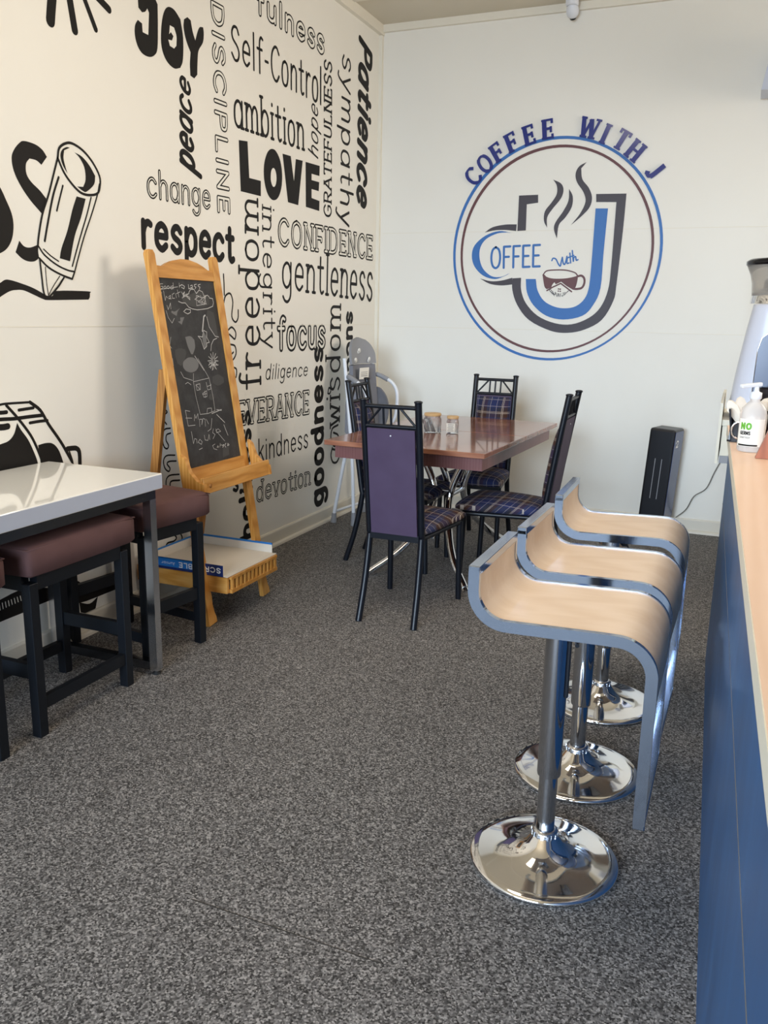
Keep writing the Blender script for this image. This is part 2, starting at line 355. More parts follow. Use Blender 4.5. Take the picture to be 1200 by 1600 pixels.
# ------------------------------------------------------------------ lettering: stroke alphabet (x-height 10, caps 14, ascender 15)
FONT = {
'a': (8, '~7.4,6 5.7,9.4 3,9.8 .8,7.5 .7,2.5 3,.2 5.7,.8 7.4,4|7.4,10 7.4,0'), 'b': (8, '.8,15 .8,0|~.8,6 2.5,9.3 5,9.8 7.3,7.5 7.3,2.5 5,.2 2.5,.7 .8,4'),
'c': (7.6, '~7.2,8 5,9.9 2.5,9.5 .6,7 .6,3 2.5,.4 5,.1 7.2,1.8'), 'd': (8, '7.2,15 7.2,0|~7.2,6 5.5,9.3 3,9.8 .7,7.5 .7,2.5 3,.2 5.5,.7 7.2,4'),
'e': (8, '.8,5.3 7.3,5.3|~7.3,5.3 6.9,8.2 4.2,10 1.5,8.5 .6,5 1.3,1.8 4.2,.1 7,1.8'), 'f': (5.5, '~6,14.2 4.4,14.8 3,13.6 2.6,11|2.6,11 2.6,0|.2,9.8 5.2,9.8'),
'g': (8, '~7.2,6 5.5,9.3 3,9.8 .7,7.5 .7,3 3,.6 5.5,1.2 7.2,4|~7.2,10 7.2,3 7.1,-2.5 5,-4.9 2.5,-4.8 .8,-3.2'),
'h': (7.8, '.8,15 .8,0|~.8,6.5 2.5,9.3 4.8,9.8 6.8,8 7,5|7,5 7,0'), 'i': (1.8, '.9,10 .9,0|.9,13.2 .9,13.7'), 'k': (7, '.8,15 .8,0|6.5,10 .8,4.2|2.8,6.2 6.8,0'),
'l': (1.8, '.9,15 .9,0'), 'm': (12, '.8,10 .8,0|~.8,6.5 2.3,9.3 4.2,9.8 5.8,8 6,5|6,5 6,0|~6,6.5 7.5,9.3 9.4,9.8 11,8 11.2,5|11.2,5 11.2,0'),
'n': (7.8, '.8,10 .8,0|~.8,6.5 2.5,9.3 4.8,9.8 6.8,8 7,5|7,5 7,0'), 'o': (8, '~4,10 1.5,8.8 .5,5 1.5,1.2 4,0 6.5,1.2 7.5,5 6.5,8.8 4,10'),
'p': (8, '.8,10 .8,-5|~.8,6 2.5,9.3 5,9.8 7.3,7.5 7.3,2.5 5,.2 2.5,.7 .8,4'), 'r': (5.6, '.8,10 .8,0|~.8,6 2,8.8 3.8,9.9 5.4,9.3'),
's': (6.8, '~6.2,8.3 4.5,9.9 2.2,9.7 .8,7.8 1.8,5.9 4.8,4.4 6.2,2.6 5.2,.6 3,.1 .5,1.7'), 't': (6, '2.6,13.5 2.6,3|~2.6,3.5 2.9,1.2 4.2,.1 5.8,.8|.2,9.8 5.4,9.8'),
'u': (7.8, '~.8,10 .8,4 1.2,1.4 3.2,.1 5.6,.9 7,4|7,10 7,0'), 'v': (7.2, '.3,10 3.6,0|3.6,0 6.9,10'), 'w': (10.8, '.3,10 2.8,0|2.8,0 5.4,9|5.4,9 8,0|8,0 10.5,10'),
'y': (7.4, '.3,10 3.8,.8|~7.2,10 4,.5 2.8,-3 1.4,-4.9 -.2,-4.6'),
'A': (9.6, '.2,0 4.8,14|4.8,14 9.4,0|2,5 7.6,5'), 'B': (8, '.8,14 .8,0|~.8,14 5,14 7.2,12.4 7,8.4 4.6,7.4 .8,7.3|~.8,7.3 5,7.3 7.8,5.4 7.4,1.4 5,0 .8,0'),
'C': (9.6, '~9.2,11.5 6.8,13.8 4,13.6 1.5,11 .7,7 1.5,3 4,.4 6.8,.2 9.2,2.5'), 'D': (9.6, '.8,14 .8,0|~.8,14 4.5,13.9 7.6,12 9,7 7.6,2 4.5,.1 .8,0'),
'E': (7.6, '7,14 .8,14|.8,14 .8,0|.8,0 7.2,0|.8,7.2 6,7.2'), 'F': (7.2, '7,14 .8,14|.8,14 .8,0|.8,7.2 5.8,7.2'), 'G': (9.8, '~9.2,11.5 6.8,13.8 4,13.6 1.5,11 .7,7 1.5,3 4,.4 6.8,.2 9.2,2.5|9.2,2.5 9.2,6.4|9.2,6.4 5.6,6.4'),
'H': (8.8, '.8,14 .8,0|8,14 8,0|.8,7.2 8,7.2'), 'I': (1.8, '.9,14 .9,0'), 'J': (6, '~5,14 5,4 4.2,1 2.2,.1 .4,2.2'), 'L': (7, '.8,14 .8,0|.8,0 6.8,0'), 'M': (11, '.8,0 .8,14|.8,14 5.5,3|5.5,3 10.2,14|10.2,14 10.2,0'),
'N': (9, '.8,0 .8,14|.8,14 8.2,0|8.2,0 8.2,14'), 'O': (10, '~5,14 1.8,12 .6,7 1.8,2 5,0 8.2,2 9.4,7 8.2,12 5,14'), 'P': (8, '.8,14 .8,0|~.8,14 5,13.9 7.4,12.4 7.4,8.4 5,7 .8,6.8'),
'R': (8.4, '.8,14 .8,0|~.8,14 5,13.9 7.4,12.4 7.4,8.4 5,7 .8,6.8|4.2,6.8 8,0'), 'S': (8.2, '~7.4,11.4 5.6,13.7 2.6,13.6 .9,11.2 1.8,8.6 5.8,6.2 7.6,3.6 6.4,.7 3.4,.1 .6,2.4'),
'T': (8.6, '.2,14 8.4,14|4.3,14 4.3,0'), 'U': (8.8, '~.8,14 .8,5 1.6,1.5 4.4,.1 7.2,1.5 8,5 8,14'), 'V': (9.2, '.2,14 4.6,0|4.6,0 9,14'), 'W': (13.4, '.2,14 3.4,0|3.4,0 6.7,13|6.7,13 10,0|10,0 13.2,14'),
'-': (4, '.5,6 3.5,6'), ' ': (4, ''), ':': (2, '1,2 1,2.4|1,9 1,9.4'), '1': (4, '.8,11 2.6,14|2.6,14 2.6,0'), '2': (8, '~.8,11 2,13.4 5,13.8 7.2,11.4 6.4,8 .8,0|.8,0 7.4,0'), '9': (8, '~7.2,9.5 6,13 3.6,14 1,12 1,8.6 3.4,7 6,8 7.2,10.5|~7.2,10.5 6.6,4 3.6,0'),
}
def glyph(ch, serif=0):
    w, d = FONT[ch]; out = []
    for st in d.split('|'):
        if not st: continue
        sm = st[0] == '~'; pts = [tuple(float(c) for c in p.split(',')) for p in st.strip('~').split()]
        out.append([tuple(v) for v in catmull([(x, y) for x, y in pts], 4)] if sm else pts)
        if serif and not sm and len(pts) == 2:
            (x0, y0), (x1, y1) = pts
            if abs(y0-y1) > 4 and abs(x0-x1) < 4.7:
                for x, y in pts:
                    if y in (0, 10, 14, 15, -5) and not (ch in 'aug' and y == 10) and not (ch == 'd' and y == 0): out.append([(x-1.25*serif, y), (x+1.25*serif, y)])
            elif abs(x0-x1) > 4 and y0 == y1 and ch in 'EFLT':
                for x, y in pts:
                    if x > 4 or ch == 'T': out.append([(x, y-(1.5 if y > 6 else -1.5)), (x, y)])
    return w, out
def ribbon(b, pts, w, f, h, step=2e-5):       # flat painted stroke with round ends; f maps 2-D to the surface at height h
    P = []
    for p in pts:
        p = Vector(p[:2])
        if not P or (p-P[-1]).length > 1e-6: P.append(p)
    if len(P) == 1: P.append(P[0]+Vector((w*.05, 0)))
    runs = [[P[0]]]
    for i in range(1, len(P)):
        runs[-1].append(P[i])
        if i < len(P)-1 and (P[i]-P[i-1]).normalized().dot((P[i+1]-P[i]).normalized()) < .55: runs.append([P[i]])
    for q in runs:
        b.lvl = getattr(b, 'lvl', 0)+step; hh = h+b.lvl; n = len(q); v = []
        for i in range(n):
            d0 = (q[i]-q[i-1]).normalized() if i else None; d1 = (q[i+1]-q[i]).normalized() if i < n-1 else None
            d = (d0+d1).normalized() if d0 and d1 else (d0 or d1)
            k = 1/max(.7, d.dot(d0 or d1)); m = Vector((-d.y, d.x))*w/2*k
            v += [f(*(q[i]+m), hh), f(*(q[i]-m), hh)]
        b._add(v, [[2*i, 2*i+1, 2*i+3, 2*i+2] for i in range(n-1)])
        for c, d in ((q[0], (q[0]-q[1]).normalized()), (q[-1], (q[-1]-q[-2]).normalized())):
            a0 = math.atan2(d.y, d.x)-PI/2
            b._add([f(c.x+w/2*math.cos(a0+PI*j/7), c.y+w/2*math.sin(a0+PI*j/7), hh) for j in range(8)], [list(range(8))])
from mathutils.geometry import tessellate_polygon
def smooth_poly(pts):
    n = len(pts); P = [Vector(p) for p in pts]; out = []
    def corner(i):
        a = (P[i]-P[i-1]); c = (P[(i+1) % n]-P[i])
        return a.angle(c) > R(44) if a.length > 1e-9 and c.length > 1e-9 else True
    for i in range(n):
        p1, p2 = P[i], P[(i+1) % n]
        p0 = p1*2-p2 if corner(i) else P[i-1]; p3 = p2*2-p1 if corner((i+1) % n) else P[(i+2) % n]
        if corner(i) and corner((i+1) % n): out.append(p1); continue
        for j in range(4):
            s = j/4; out.append(.5*((2*p1)+(p2-p0)*s+(2*p0-5*p1+4*p2-p3)*s*s+(3*p1-p0-3*p2+p3)*s**3))
    return out
def filled(b, pts, f, h, smooth=True):
    q = smooth_poly(pts) if smooth else [Vector(p) for p in pts]
    tris = tessellate_polygon([[Vector((p.x, p.y, 0)) for p in q]])
    b._add([f(p.x, p.y, h) for p in q], [list(x) for x in tris])
def word(b, spec, f, ink, white, h=.0007):
    text, ay, az, by, bz, hA, hB, ref, sw, style, slant, serif = spec[:12]
    gap = (1.6 if sw < 1.5 else .9) + sw*.9; gl = [glyph(c, serif) for c in text]
    tot = sum(g[0] for g in gl) + gap*(len(gl)-1) + sw*.6
    A = Vector((ay, az)); D = Vector((by, bz))-A; wl = D.length; D.normalize(); U = Vector((-D.y, D.x))
    x = sw*.3; inner = []; b.lvl = 0
    def place(px, py):
        t = px/tot; hh = hA+(hB-hA)*t; k = (ref-sw)/ref if sw > 1.5 else 1
        return A + D*(t*wl + slant*.1*(py/ref)*hh) + U*((py*k+(sw/2 if sw > 1.5 else 0))/ref*hh)
    for w, sts in gl:
        for st in sts:
            P = [place(x+px, py) for px, py in st]; ww = sw/ref*(hA+(hB-hA)*x/tot)
            b.use(ink); ribbon(b, P, ww, f, h)
            if style == 'outline': inner.append((P, ww-1.75/ref*hA*(.9 if ref > 10 else 1)*(.8 if sw < 2 else 1)))

        x += w+gap
    b.use(white)
    for P, ww in inner: ribbon(b, P, ww, f, h)
onleft = lambda y, z, h: (XW+h, y, z)
onback = lambda x, z, h: (x, YW-.0006-h, z)

WORDS=[
('change',3.272,1.866,3.769,1.867,0.095,0.096,10,1.9,'outline',0,0),
('peace',3.65,2.022,3.628,2.422,0.129,0.085,10,2.0,'solid',3,0),
('DISCIPLINE',3.809,2.835,3.825,1.862,0.119,0.122,14,2.8,'outline',0,0),
('respect',3.216,1.641,3.975,1.621,0.139,0.15,10,2.3,'solid',0,0),
('fulness',4.229,2.885,5.02,2.886,0.1,0.121,10,3.0,'outline',0,0),
('Self-Control',3.981,2.615,4.983,2.615,0.11,0.135,10,1.25,'solid',0,0),
('ambition',3.996,2.305,4.759,2.32,0.124,0.131,10,1.3,'solid',0,1),
('hope',4.936,2.294,4.935,2.588,0.083,0.078,10,1.4,'solid',2.5,0),
('GRATEFULNESS',5.131,1.974,5.125,2.882,0.117,0.112,14,1.6,'solid',0,1),
('sympathy',5.275,2.978,5.258,1.947,0.117,0.132,10,1.35,'solid',0,0),
('Patience',5.514,3.149,5.501,2.12,0.177,0.183,10,2.5,'solid',2,0),
('CONFIDENCE',4.434,1.748,5.801,1.754,0.166,0.177,14,2.4,'outline',0,1),
('gentleness',4.477,1.521,5.804,1.477,0.145,0.189,10,1.2,'solid',0,1),
('focus',4.423,1.154,5.045,1.149,0.161,0.165,10,2.7,'outline',0,0),
('diligence',4.276,1.005,4.797,0.999,0.058,0.053,10,1.45,'solid',2,0),
('EVERANCE',3.977,0.765,4.819,0.75,0.146,0.162,14,2.2,'outline',0,1),
('PERS',3.58,0.772,3.966,0.765,0.132,0.147,14,2.2,'outline',0,1),
('kindness',4.187,0.542,4.805,0.543,0.085,0.083,10,1.35,'solid',0,0),
('devotion',4.158,0.298,4.838,0.289,0.098,0.098,10,1.9,'outline',0,1),
('freedom',4.224,0.962,4.217,1.975,0.151,0.124,10,1.3,'solid',0,1),
('integrity',4.27,1.955,4.265,1.179,0.09,0.094,10,1.3,'solid',0,1),
('goodness',5.044,0.128,5.017,1.179,0.156,0.127,10,2.7,'solid',0,0),
('wisdom',5.266,0.635,5.272,1.441,0.14,0.145,10,1.3,'solid',0,1),
('success',5.359,1.396,5.379,0.686,0.114,0.107,10,2.8,'solid',0,0),
('holiness',4.129,0.11,4.116,0.848,0.119,0.107,10,2.7,'solid',0,0)]
WALL_POLYGONS=[
('love','k',[(4.039,2.244),(4.125,2.253),(4.137,2.074),(4.256,2.076),(4.254,1.997),(4.05,1.996)]),
('love','k',[(4.492,2.128),(4.489,2.098),(4.481,2.069),(4.468,2.043),(4.451,2.021),(4.431,2.005),(4.408,1.996),(4.385,1.993),(4.363,1.997),(4.342,2.007),(4.323,2.023),(4.308,2.045),(4.297,2.07),(4.29,2.098),(4.288,2.127),(4.291,2.156),(4.299,2.184),(4.312,2.209),(4.328,2.231),(4.347,2.247),(4.368,2.257),(4.391,2.261),(4.414,2.259),(4.435,2.249),(4.454,2.234),(4.471,2.213),(4.483,2.187),(4.49,2.159)]),
('love','w',[(4.426,2.113),(4.425,2.102),(4.422,2.092),(4.418,2.082),(4.413,2.075),(4.407,2.069),(4.4,2.065),(4.393,2.064),(4.385,2.065),(4.379,2.069),(4.373,2.075),(4.368,2.083),(4.364,2.092),(4.362,2.102),(4.362,2.113),(4.363,2.124),(4.365,2.135),(4.369,2.144),(4.374,2.152),(4.381,2.158),(4.387,2.161),(4.395,2.163),(4.402,2.161),(4.408,2.158),(4.414,2.152),(4.419,2.144),(4.423,2.135),(4.425,2.124)]),
('love','k',[(4.498,2.255),(4.594,2.258),(4.631,2.127),(4.655,2.252),(4.739,2.256),(4.682,2.001),(4.558,2.003)]),
('love','k',[(4.776,2.256),(4.961,2.262),(4.957,2.203),(4.853,2.201),(4.853,2.165),(4.955,2.167),(4.948,2.114),(4.853,2.114),(4.853,2.063),(4.958,2.058),(4.956,1.999),(4.779,2.003)]),
('joy','k',[(3.263,2.663),(3.278,2.68),(3.329,2.7),(3.38,2.7),(3.398,2.68),(3.395,2.595),(3.386,2.503),(3.365,2.47),(3.327,2.452),(3.28,2.453),(3.249,2.475),(3.234,2.512),(3.237,2.55),(3.257,2.578),(3.285,2.572),(3.287,2.539),(3.325,2.538),(3.336,2.628),(3.325,2.642),(3.31,2.625),(3.288,2.616),(3.265,2.627)]),
('joy','k',[(3.47,2.691),(3.517,2.695),(3.563,2.669),(3.58,2.595),(3.573,2.504),(3.551,2.464),(3.502,2.45),(3.448,2.468),(3.416,2.515),(3.417,2.584),(3.437,2.654)]),
('joy','w',[(3.481,2.621),(3.512,2.62),(3.528,2.589),(3.525,2.549),(3.507,2.533),(3.476,2.536),(3.466,2.559),(3.493,2.562),(3.505,2.583),(3.487,2.595),(3.474,2.583)]),
('joy','k',[(3.618,2.694),(3.643,2.688),(3.657,2.643),(3.676,2.612),(3.695,2.653),(3.714,2.679),(3.743,2.687),(3.747,2.659),(3.737,2.619),(3.699,2.573),(3.688,2.515),(3.684,2.467),(3.658,2.445),(3.628,2.45),(3.627,2.499),(3.635,2.551),(3.603,2.592),(3.586,2.641),(3.591,2.677)]),
('letter_s','k',[(2.678,1.939),(2.647,1.906),(2.622,1.918),(2.589,1.919),(2.57,1.897),(2.569,1.863),(2.59,1.837),(2.629,1.813),(2.66,1.787),(2.633,1.729),(2.578,1.772),(2.536,1.817),(2.509,1.863),(2.503,1.907),(2.517,1.937),(2.545,1.965),(2.569,1.976),(2.621,1.974),(2.656,1.961)]),
('letter_s','k',[(2.51,1.621),(2.532,1.603),(2.561,1.601),(2.598,1.613),(2.606,1.603),(2.603,1.567),(2.58,1.553),(2.547,1.55),(2.516,1.559),(2.488,1.579)]),
('letter_s','k',[(2.363,1.825),(2.41,1.824),(2.439,1.798),(2.462,1.758),(2.483,1.715),(2.488,1.674),(2.477,1.627),(2.451,1.591),(2.415,1.57),(2.371,1.56),(2.326,1.582),(2.301,1.636),(2.305,1.719),(2.328,1.789)]),
('underline','k',[(2.257,1.375),(2.359,1.448),(2.404,1.466),(2.428,1.478),(2.456,1.478),(2.506,1.468),(2.558,1.455),(2.605,1.437),(2.632,1.422),(2.661,1.429),(2.682,1.447),(2.861,1.451),(2.87,1.443),(2.868,1.428),(2.86,1.418),(2.647,1.411),(2.609,1.414),(2.568,1.427),(2.516,1.443),(2.481,1.444),(2.446,1.438),(2.399,1.416),(2.353,1.389)]),
('pencil','w',[(2.733,1.944),(2.744,1.981),(2.778,2.004),(2.818,2.011),(2.877,1.994),(2.929,1.958),(2.964,1.913),(2.965,1.876),(2.947,1.836),(2.788,1.524),(2.779,1.498),(2.726,1.5),(2.635,1.424),(2.614,1.43),(2.605,1.501),(2.602,1.563),(2.602,1.609),(2.633,1.727)]),
('pencil','k2',[(2.824,1.816),(2.875,1.813),(2.841,1.736),(2.8,1.663),(2.765,1.564),(2.71,1.572),(2.723,1.611),(2.762,1.682),(2.796,1.763)]),
('pencil','k2',[(2.828,1.98),(2.868,1.971),(2.907,1.945),(2.939,1.909),(2.929,1.875),(2.884,1.842),(2.863,1.841),(2.831,1.854),(2.865,1.857),(2.881,1.887),(2.878,1.932),(2.854,1.964)]),
('pencil','k2',[(2.802,1.993),(2.77,1.978),(2.764,1.949),(2.771,1.92),(2.781,1.895),(2.758,1.922),(2.748,1.955),(2.76,1.979),(2.784,1.992)]),
('coffee_machine_drawing','k',[(2.243,0.833),(2.272,0.87),(2.343,0.883),(2.384,0.891),(2.413,0.914),(2.432,0.954),(2.448,0.926),(2.479,0.885),(2.502,0.838),(2.519,0.792),(2.522,0.747),(2.228,0.759)]),
('coffee_machine_drawing','k',[(2.529,0.856),(2.57,0.859),(2.606,0.852),(2.634,0.825),(2.653,0.78),(2.665,0.735),(2.538,0.755)]),
('coffee_machine_drawing','k',[(2.224,0.285),(2.281,0.294),(2.408,0.301),(2.589,0.247),(2.689,0.188),(2.932,0.19),(2.928,0.143),(2.686,0.152),(2.586,0.206),(2.483,0.214),(2.407,0.208),(2.272,0.207),(2.215,0.199),(2.199,0.246)]),
('coffee_machine_drawing','k',[(2.681,0.247),(2.694,0.251),(2.711,0.238),(2.704,0.207),(2.678,0.191)]),
('coffee_machine_drawing','k',[(2.695,0.154),(2.757,0.129),(2.81,0.146),(2.792,0.097),(2.753,0.081),(2.7,0.107)])]
WALL_STROKES=[
('splash','k',0.045,1,[(2.761,2.522),(2.751,2.473),(2.742,2.425)]),
('splash','k',0.035,1,[(2.848,2.55),(2.859,2.49),(2.87,2.429)]),
('splash','k',0.024,1,[(2.928,2.567),(2.959,2.517),(2.99,2.466)]),
('splash','k',0.031,1,[(2.997,2.592),(3.035,2.578),(3.075,2.563)]),
('pencil','k2',0.009,1,[(2.735,1.949),(2.703,1.875),(2.671,1.801),(2.633,1.727),(2.607,1.646),(2.599,1.609)]),
('pencil','k2',0.01,1,[(2.733,1.944),(2.744,1.981),(2.778,2.004),(2.818,2.011),(2.877,1.994),(2.929,1.958),(2.964,1.913),(2.965,1.876),(2.947,1.843),(2.897,1.83),(2.849,1.833),(2.804,1.858),(2.762,1.896),(2.733,1.944)]),
('pencil','k2',0.007,1,[(2.961,1.88),(2.945,1.836),(2.905,1.757),(2.855,1.668),(2.813,1.581),(2.787,1.524)]),
('pencil','k2',0.007,1,[(2.602,1.609),(2.631,1.578),(2.691,1.546),(2.748,1.529),(2.788,1.525)]),
('pencil','k2',0.008,1,[(2.602,1.565),(2.646,1.534),(2.707,1.511),(2.771,1.496)]),
('pencil','k2',0.008,1,[(2.771,1.496),(2.787,1.524)]),
('pencil','k2',0.008,1,[(2.604,1.563),(2.608,1.501),(2.614,1.435),(2.634,1.423),(2.655,1.434),(2.697,1.469),(2.726,1.5)]),
('pencil','k2',0.004,1,[(2.63,1.534),(2.631,1.476),(2.636,1.431)]),
('pencil','k2',0.004,1,[(2.703,1.504),(2.664,1.463),(2.636,1.428)]),
('pencil','k2',0.007,1,[(2.907,1.822),(2.877,1.753),(2.826,1.652),(2.776,1.546)]),
('pencil','k2',0.01,1,[(2.731,1.874),(2.696,1.804),(2.663,1.713),(2.636,1.631)]),
('pencil','k2',0.008,1,[(2.751,1.846),(2.727,1.79),(2.71,1.749)]),
('pencil','k2',0.005,1,[(2.627,1.6),(2.662,1.578),(2.702,1.56)]),
('coffee_machine_drawing','k',0.011,1,[(2.307,1.023),(2.257,0.963),(2.204,0.819)]),
('coffee_machine_drawing','k',0.009,1,[(2.307,1.024),(2.358,1.029),(2.398,1.03),(2.503,1.026)]),
('coffee_machine_drawing','k',0.014,1,[(2.503,1.026),(2.553,0.99),(2.591,0.931),(2.652,0.851),(2.707,0.763)]),
('coffee_machine_drawing','k',0.012,1,[(2.387,1.024),(2.439,0.969),(2.494,0.899),(2.524,0.84),(2.544,0.788)]),
('coffee_machine_drawing','k',0.014,1,[(2.28,0.976),(2.353,0.975),(2.419,0.971),(2.501,0.971),(2.566,0.97)]),
('coffee_machine_drawing','k',0.012,1,[(2.445,1.001),(2.476,1.002),(2.518,1.003)]),
('coffee_machine_drawing','k',0.012,1,[(2.495,0.947),(2.542,0.948),(2.586,0.947)]),
('coffee_machine_drawing','k',0.015,1,[(2.336,1.001),(2.368,0.999),(2.385,0.999)]),
('coffee_machine_drawing','k',0.024,1,[(2.324,0.949),(2.363,0.945),(2.386,0.946)]),
('coffee_machine_drawing','k',0.021,1,[(2.684,0.82),(2.712,0.819),(2.736,0.815),(2.751,0.798),(2.751,0.751),(2.747,0.71)]),
('coffee_machine_drawing','k',0.008,1,[(2.695,0.806),(2.708,0.769),(2.713,0.739)]),
('coffee_machine_drawing','w2',0.004,1,[(2.274,0.278),(2.276,0.255)]),
('coffee_machine_drawing','w2',0.004,1,[(2.288,0.279),(2.29,0.256)]),
('coffee_machine_drawing','w2',0.004,1,[(2.303,0.279),(2.305,0.257)]),
('coffee_machine_drawing','w2',0.004,1,[(2.318,0.279),(2.32,0.258)]),
('coffee_machine_drawing','w2',0.004,1,[(2.332,0.279),(2.335,0.259)]),
('coffee_machine_drawing','w2',0.004,1,[(2.347,0.28),(2.35,0.259)]),
('coffee_machine_drawing','w2',0.004,1,[(2.362,0.28),(2.365,0.26)]),
('coffee_machine_drawing','w2',0.004,1,[(2.377,0.28),(2.38,0.261)]),
('coffee_machine_drawing','w2',0.004,1,[(2.393,0.28),(2.395,0.262)]),
('outlined_word','k',0.008,1,[(3.338,0.943),(3.332,0.926),(3.355,0.907),(3.33,0.894),(3.328,0.87),(3.347,0.849)]),
('outlined_word','k',0.008,1,[(3.374,0.827),(3.329,0.825),(3.311,0.787),(3.32,0.745),(3.344,0.731),(3.355,0.746),(3.338,0.773),(3.344,0.798),(3.375,0.803)]),
('outlined_word','k',0.008,1,[(3.403,0.691),(3.337,0.698),(3.312,0.676),(3.321,0.639),(3.349,0.619),(3.36,0.633),(3.339,0.657),(3.356,0.667),(3.411,0.661)]),
('outlined_word','k',0.008,1,[(3.431,0.591),(3.356,0.598),(3.326,0.577),(3.328,0.525)]),
('outlined_word','k',0.009,1,[(3.434,0.561),(3.362,0.566),(3.358,0.52)]),
('outlined_word','k',0.009,1,[(3.363,0.304),(3.391,0.277),(3.369,0.264),(3.319,0.266),(3.305,0.248),(3.309,0.22)]),
('outlined_word','k',0.009,1,[(3.422,0.295),(3.438,0.264),(3.411,0.243),(3.351,0.242),(3.342,0.212)]),
('outlined_word','k',0.009,1,[(3.334,0.509),(3.365,0.477),(3.432,0.453)]),
('tall_script_word','k',0.01,1,[(3.869,1.568),(3.872,1.522),(3.872,1.465)]),
('tall_script_word','k',0.01,1,[(3.863,1.42),(3.884,1.461),(3.929,1.473),(3.952,1.429),(3.939,1.357),(3.973,1.327),(4.0,1.349),(4.003,1.39)]),
('tall_script_word','k',0.01,1,[(3.899,1.285),(3.937,1.301),(3.974,1.274),(3.965,1.239),(3.935,1.252),(3.913,1.264)]),
('tall_script_word','k',0.01,1,[(3.918,1.212),(3.964,1.202),(3.973,1.161),(3.938,1.129),(3.924,1.154),(3.947,1.17)]),
('tall_script_word','k',0.01,1,[(3.939,1.092),(3.974,1.078),(3.968,1.037),(3.937,1.034)]),
('tall_script_word','k',0.01,1,[(3.964,1.012),(3.978,0.961)]),
('curly_word','k',0.019,1,[(3.726,0.469),(3.777,0.467),(3.815,0.471)]),
('curly_word','k',0.02,1,[(3.809,0.465),(3.854,0.455),(3.907,0.465),(3.881,0.478)]),
('curly_word','k',0.02,1,[(3.922,0.425),(3.949,0.415),(3.963,0.434),(3.934,0.46),(3.951,0.478)]),
('curly_word','k',0.019,1,[(3.628,0.465),(3.676,0.46),(3.714,0.468)]),
('wisdom_swash','k',0.015,1,[(5.246,0.638),(5.156,0.621),(5.137,0.554),(5.188,0.499),(5.258,0.512),(5.247,0.567),(5.176,0.593)]),
('wisdom_swash','k',0.016,1,[(5.158,0.49),(5.139,0.44),(5.169,0.391),(5.23,0.382),(5.27,0.421),(5.239,0.461),(5.168,0.48)]),
('wisdom_swash','k',0.013,1,[(5.089,0.876),(5.104,0.901),(5.133,0.886),(5.114,0.862),(5.086,0.866)])]
LOGO_POLYGONS=[
('logo_cup_outline','d',[(-1.49,2.174),(-1.361,2.175),(-1.358,2.125),(-1.434,2.117),(-1.431,1.951),(-1.489,1.948)]),
('logo_cup_outline','d',[(-1.717,1.942),(-1.661,1.976),(-1.573,1.991),(-1.496,1.991),(-1.497,1.948),(-1.571,1.956),(-1.645,1.955)]),
('logo_cup_outline','d',[(-0.982,2.167),(-0.791,2.164),(-0.795,1.94),(-0.809,1.608),(-0.821,1.499),(-0.887,1.375),(-0.995,1.31),(-1.107,1.286),(-1.224,1.297),(-1.375,1.365),(-1.462,1.463),(-1.502,1.562),(-1.506,1.64),(-1.446,1.644),(-1.441,1.563),(-1.404,1.478),(-1.318,1.395),(-1.198,1.348),(-1.082,1.343),(-0.972,1.387),(-0.901,1.457),(-0.861,1.567),(-0.852,1.715),(-0.85,2.114),(-0.978,2.118)]),
('logo_cup_outline','d',[(-1.736,1.639),(-1.659,1.621),(-1.583,1.625),(-1.507,1.644),(-1.504,1.6),(-1.582,1.593),(-1.666,1.604)]),
('logo_letter_j','b',[(-0.979,2.079),(-0.9,2.077),(-0.907,1.809),(-0.91,1.58),(-0.95,1.47),(-1.015,1.4),(-1.142,1.373),(-1.259,1.396),(-1.351,1.465),(-1.4,1.549),(-1.413,1.636),(-1.344,1.636),(-1.328,1.563),(-1.28,1.494),(-1.205,1.456),(-1.132,1.447),(-1.062,1.462),(-1.009,1.511),(-0.985,1.593),(-0.98,1.783)]),
('logo_letter_c','b',[(-1.525,1.936),(-1.615,1.95),(-1.711,1.921),(-1.784,1.859),(-1.801,1.789),(-1.778,1.718),(-1.714,1.658),(-1.629,1.635),(-1.555,1.658),(-1.526,1.675),(-1.585,1.65),(-1.653,1.654),(-1.716,1.703),(-1.745,1.774),(-1.742,1.845),(-1.703,1.9),(-1.629,1.934),(-1.57,1.94)]),
('logo_steam','d',[(-1.267,2.266),(-1.214,2.24),(-1.195,2.2),(-1.208,2.148),(-1.26,2.083),(-1.292,2.03),(-1.288,1.965),(-1.312,2.01),(-1.309,2.07),(-1.269,2.123),(-1.238,2.175),(-1.241,2.228)]),
('logo_steam','d',[(-1.159,2.205),(-1.132,2.158),(-1.134,2.092),(-1.172,2.027),(-1.211,1.981),(-1.219,1.896),(-1.242,1.955),(-1.233,2.001),(-1.188,2.067),(-1.158,2.133)]),
('logo_steam','d',[(-1.057,2.364),(-1.089,2.327),(-1.077,2.261),(-1.032,2.207),(-1.007,2.148),(-1.017,2.089),(-1.061,2.038),(-1.133,1.977),(-1.076,2.051),(-1.047,2.123),(-1.065,2.182),(-1.11,2.243),(-1.123,2.296),(-1.103,2.34)]),
('logo_small_cup','n',[(-1.3,1.664),(-1.283,1.59),(-1.266,1.57),(-1.236,1.581),(-1.228,1.603),(-1.216,1.616),(-1.207,1.602),(-1.171,1.619),(-1.137,1.594),(-1.091,1.568),(-1.072,1.588),(-1.063,1.641),(-1.065,1.664),(-1.078,1.654),(-1.141,1.641),(-1.224,1.639),(-1.27,1.65),(-1.287,1.664)])]
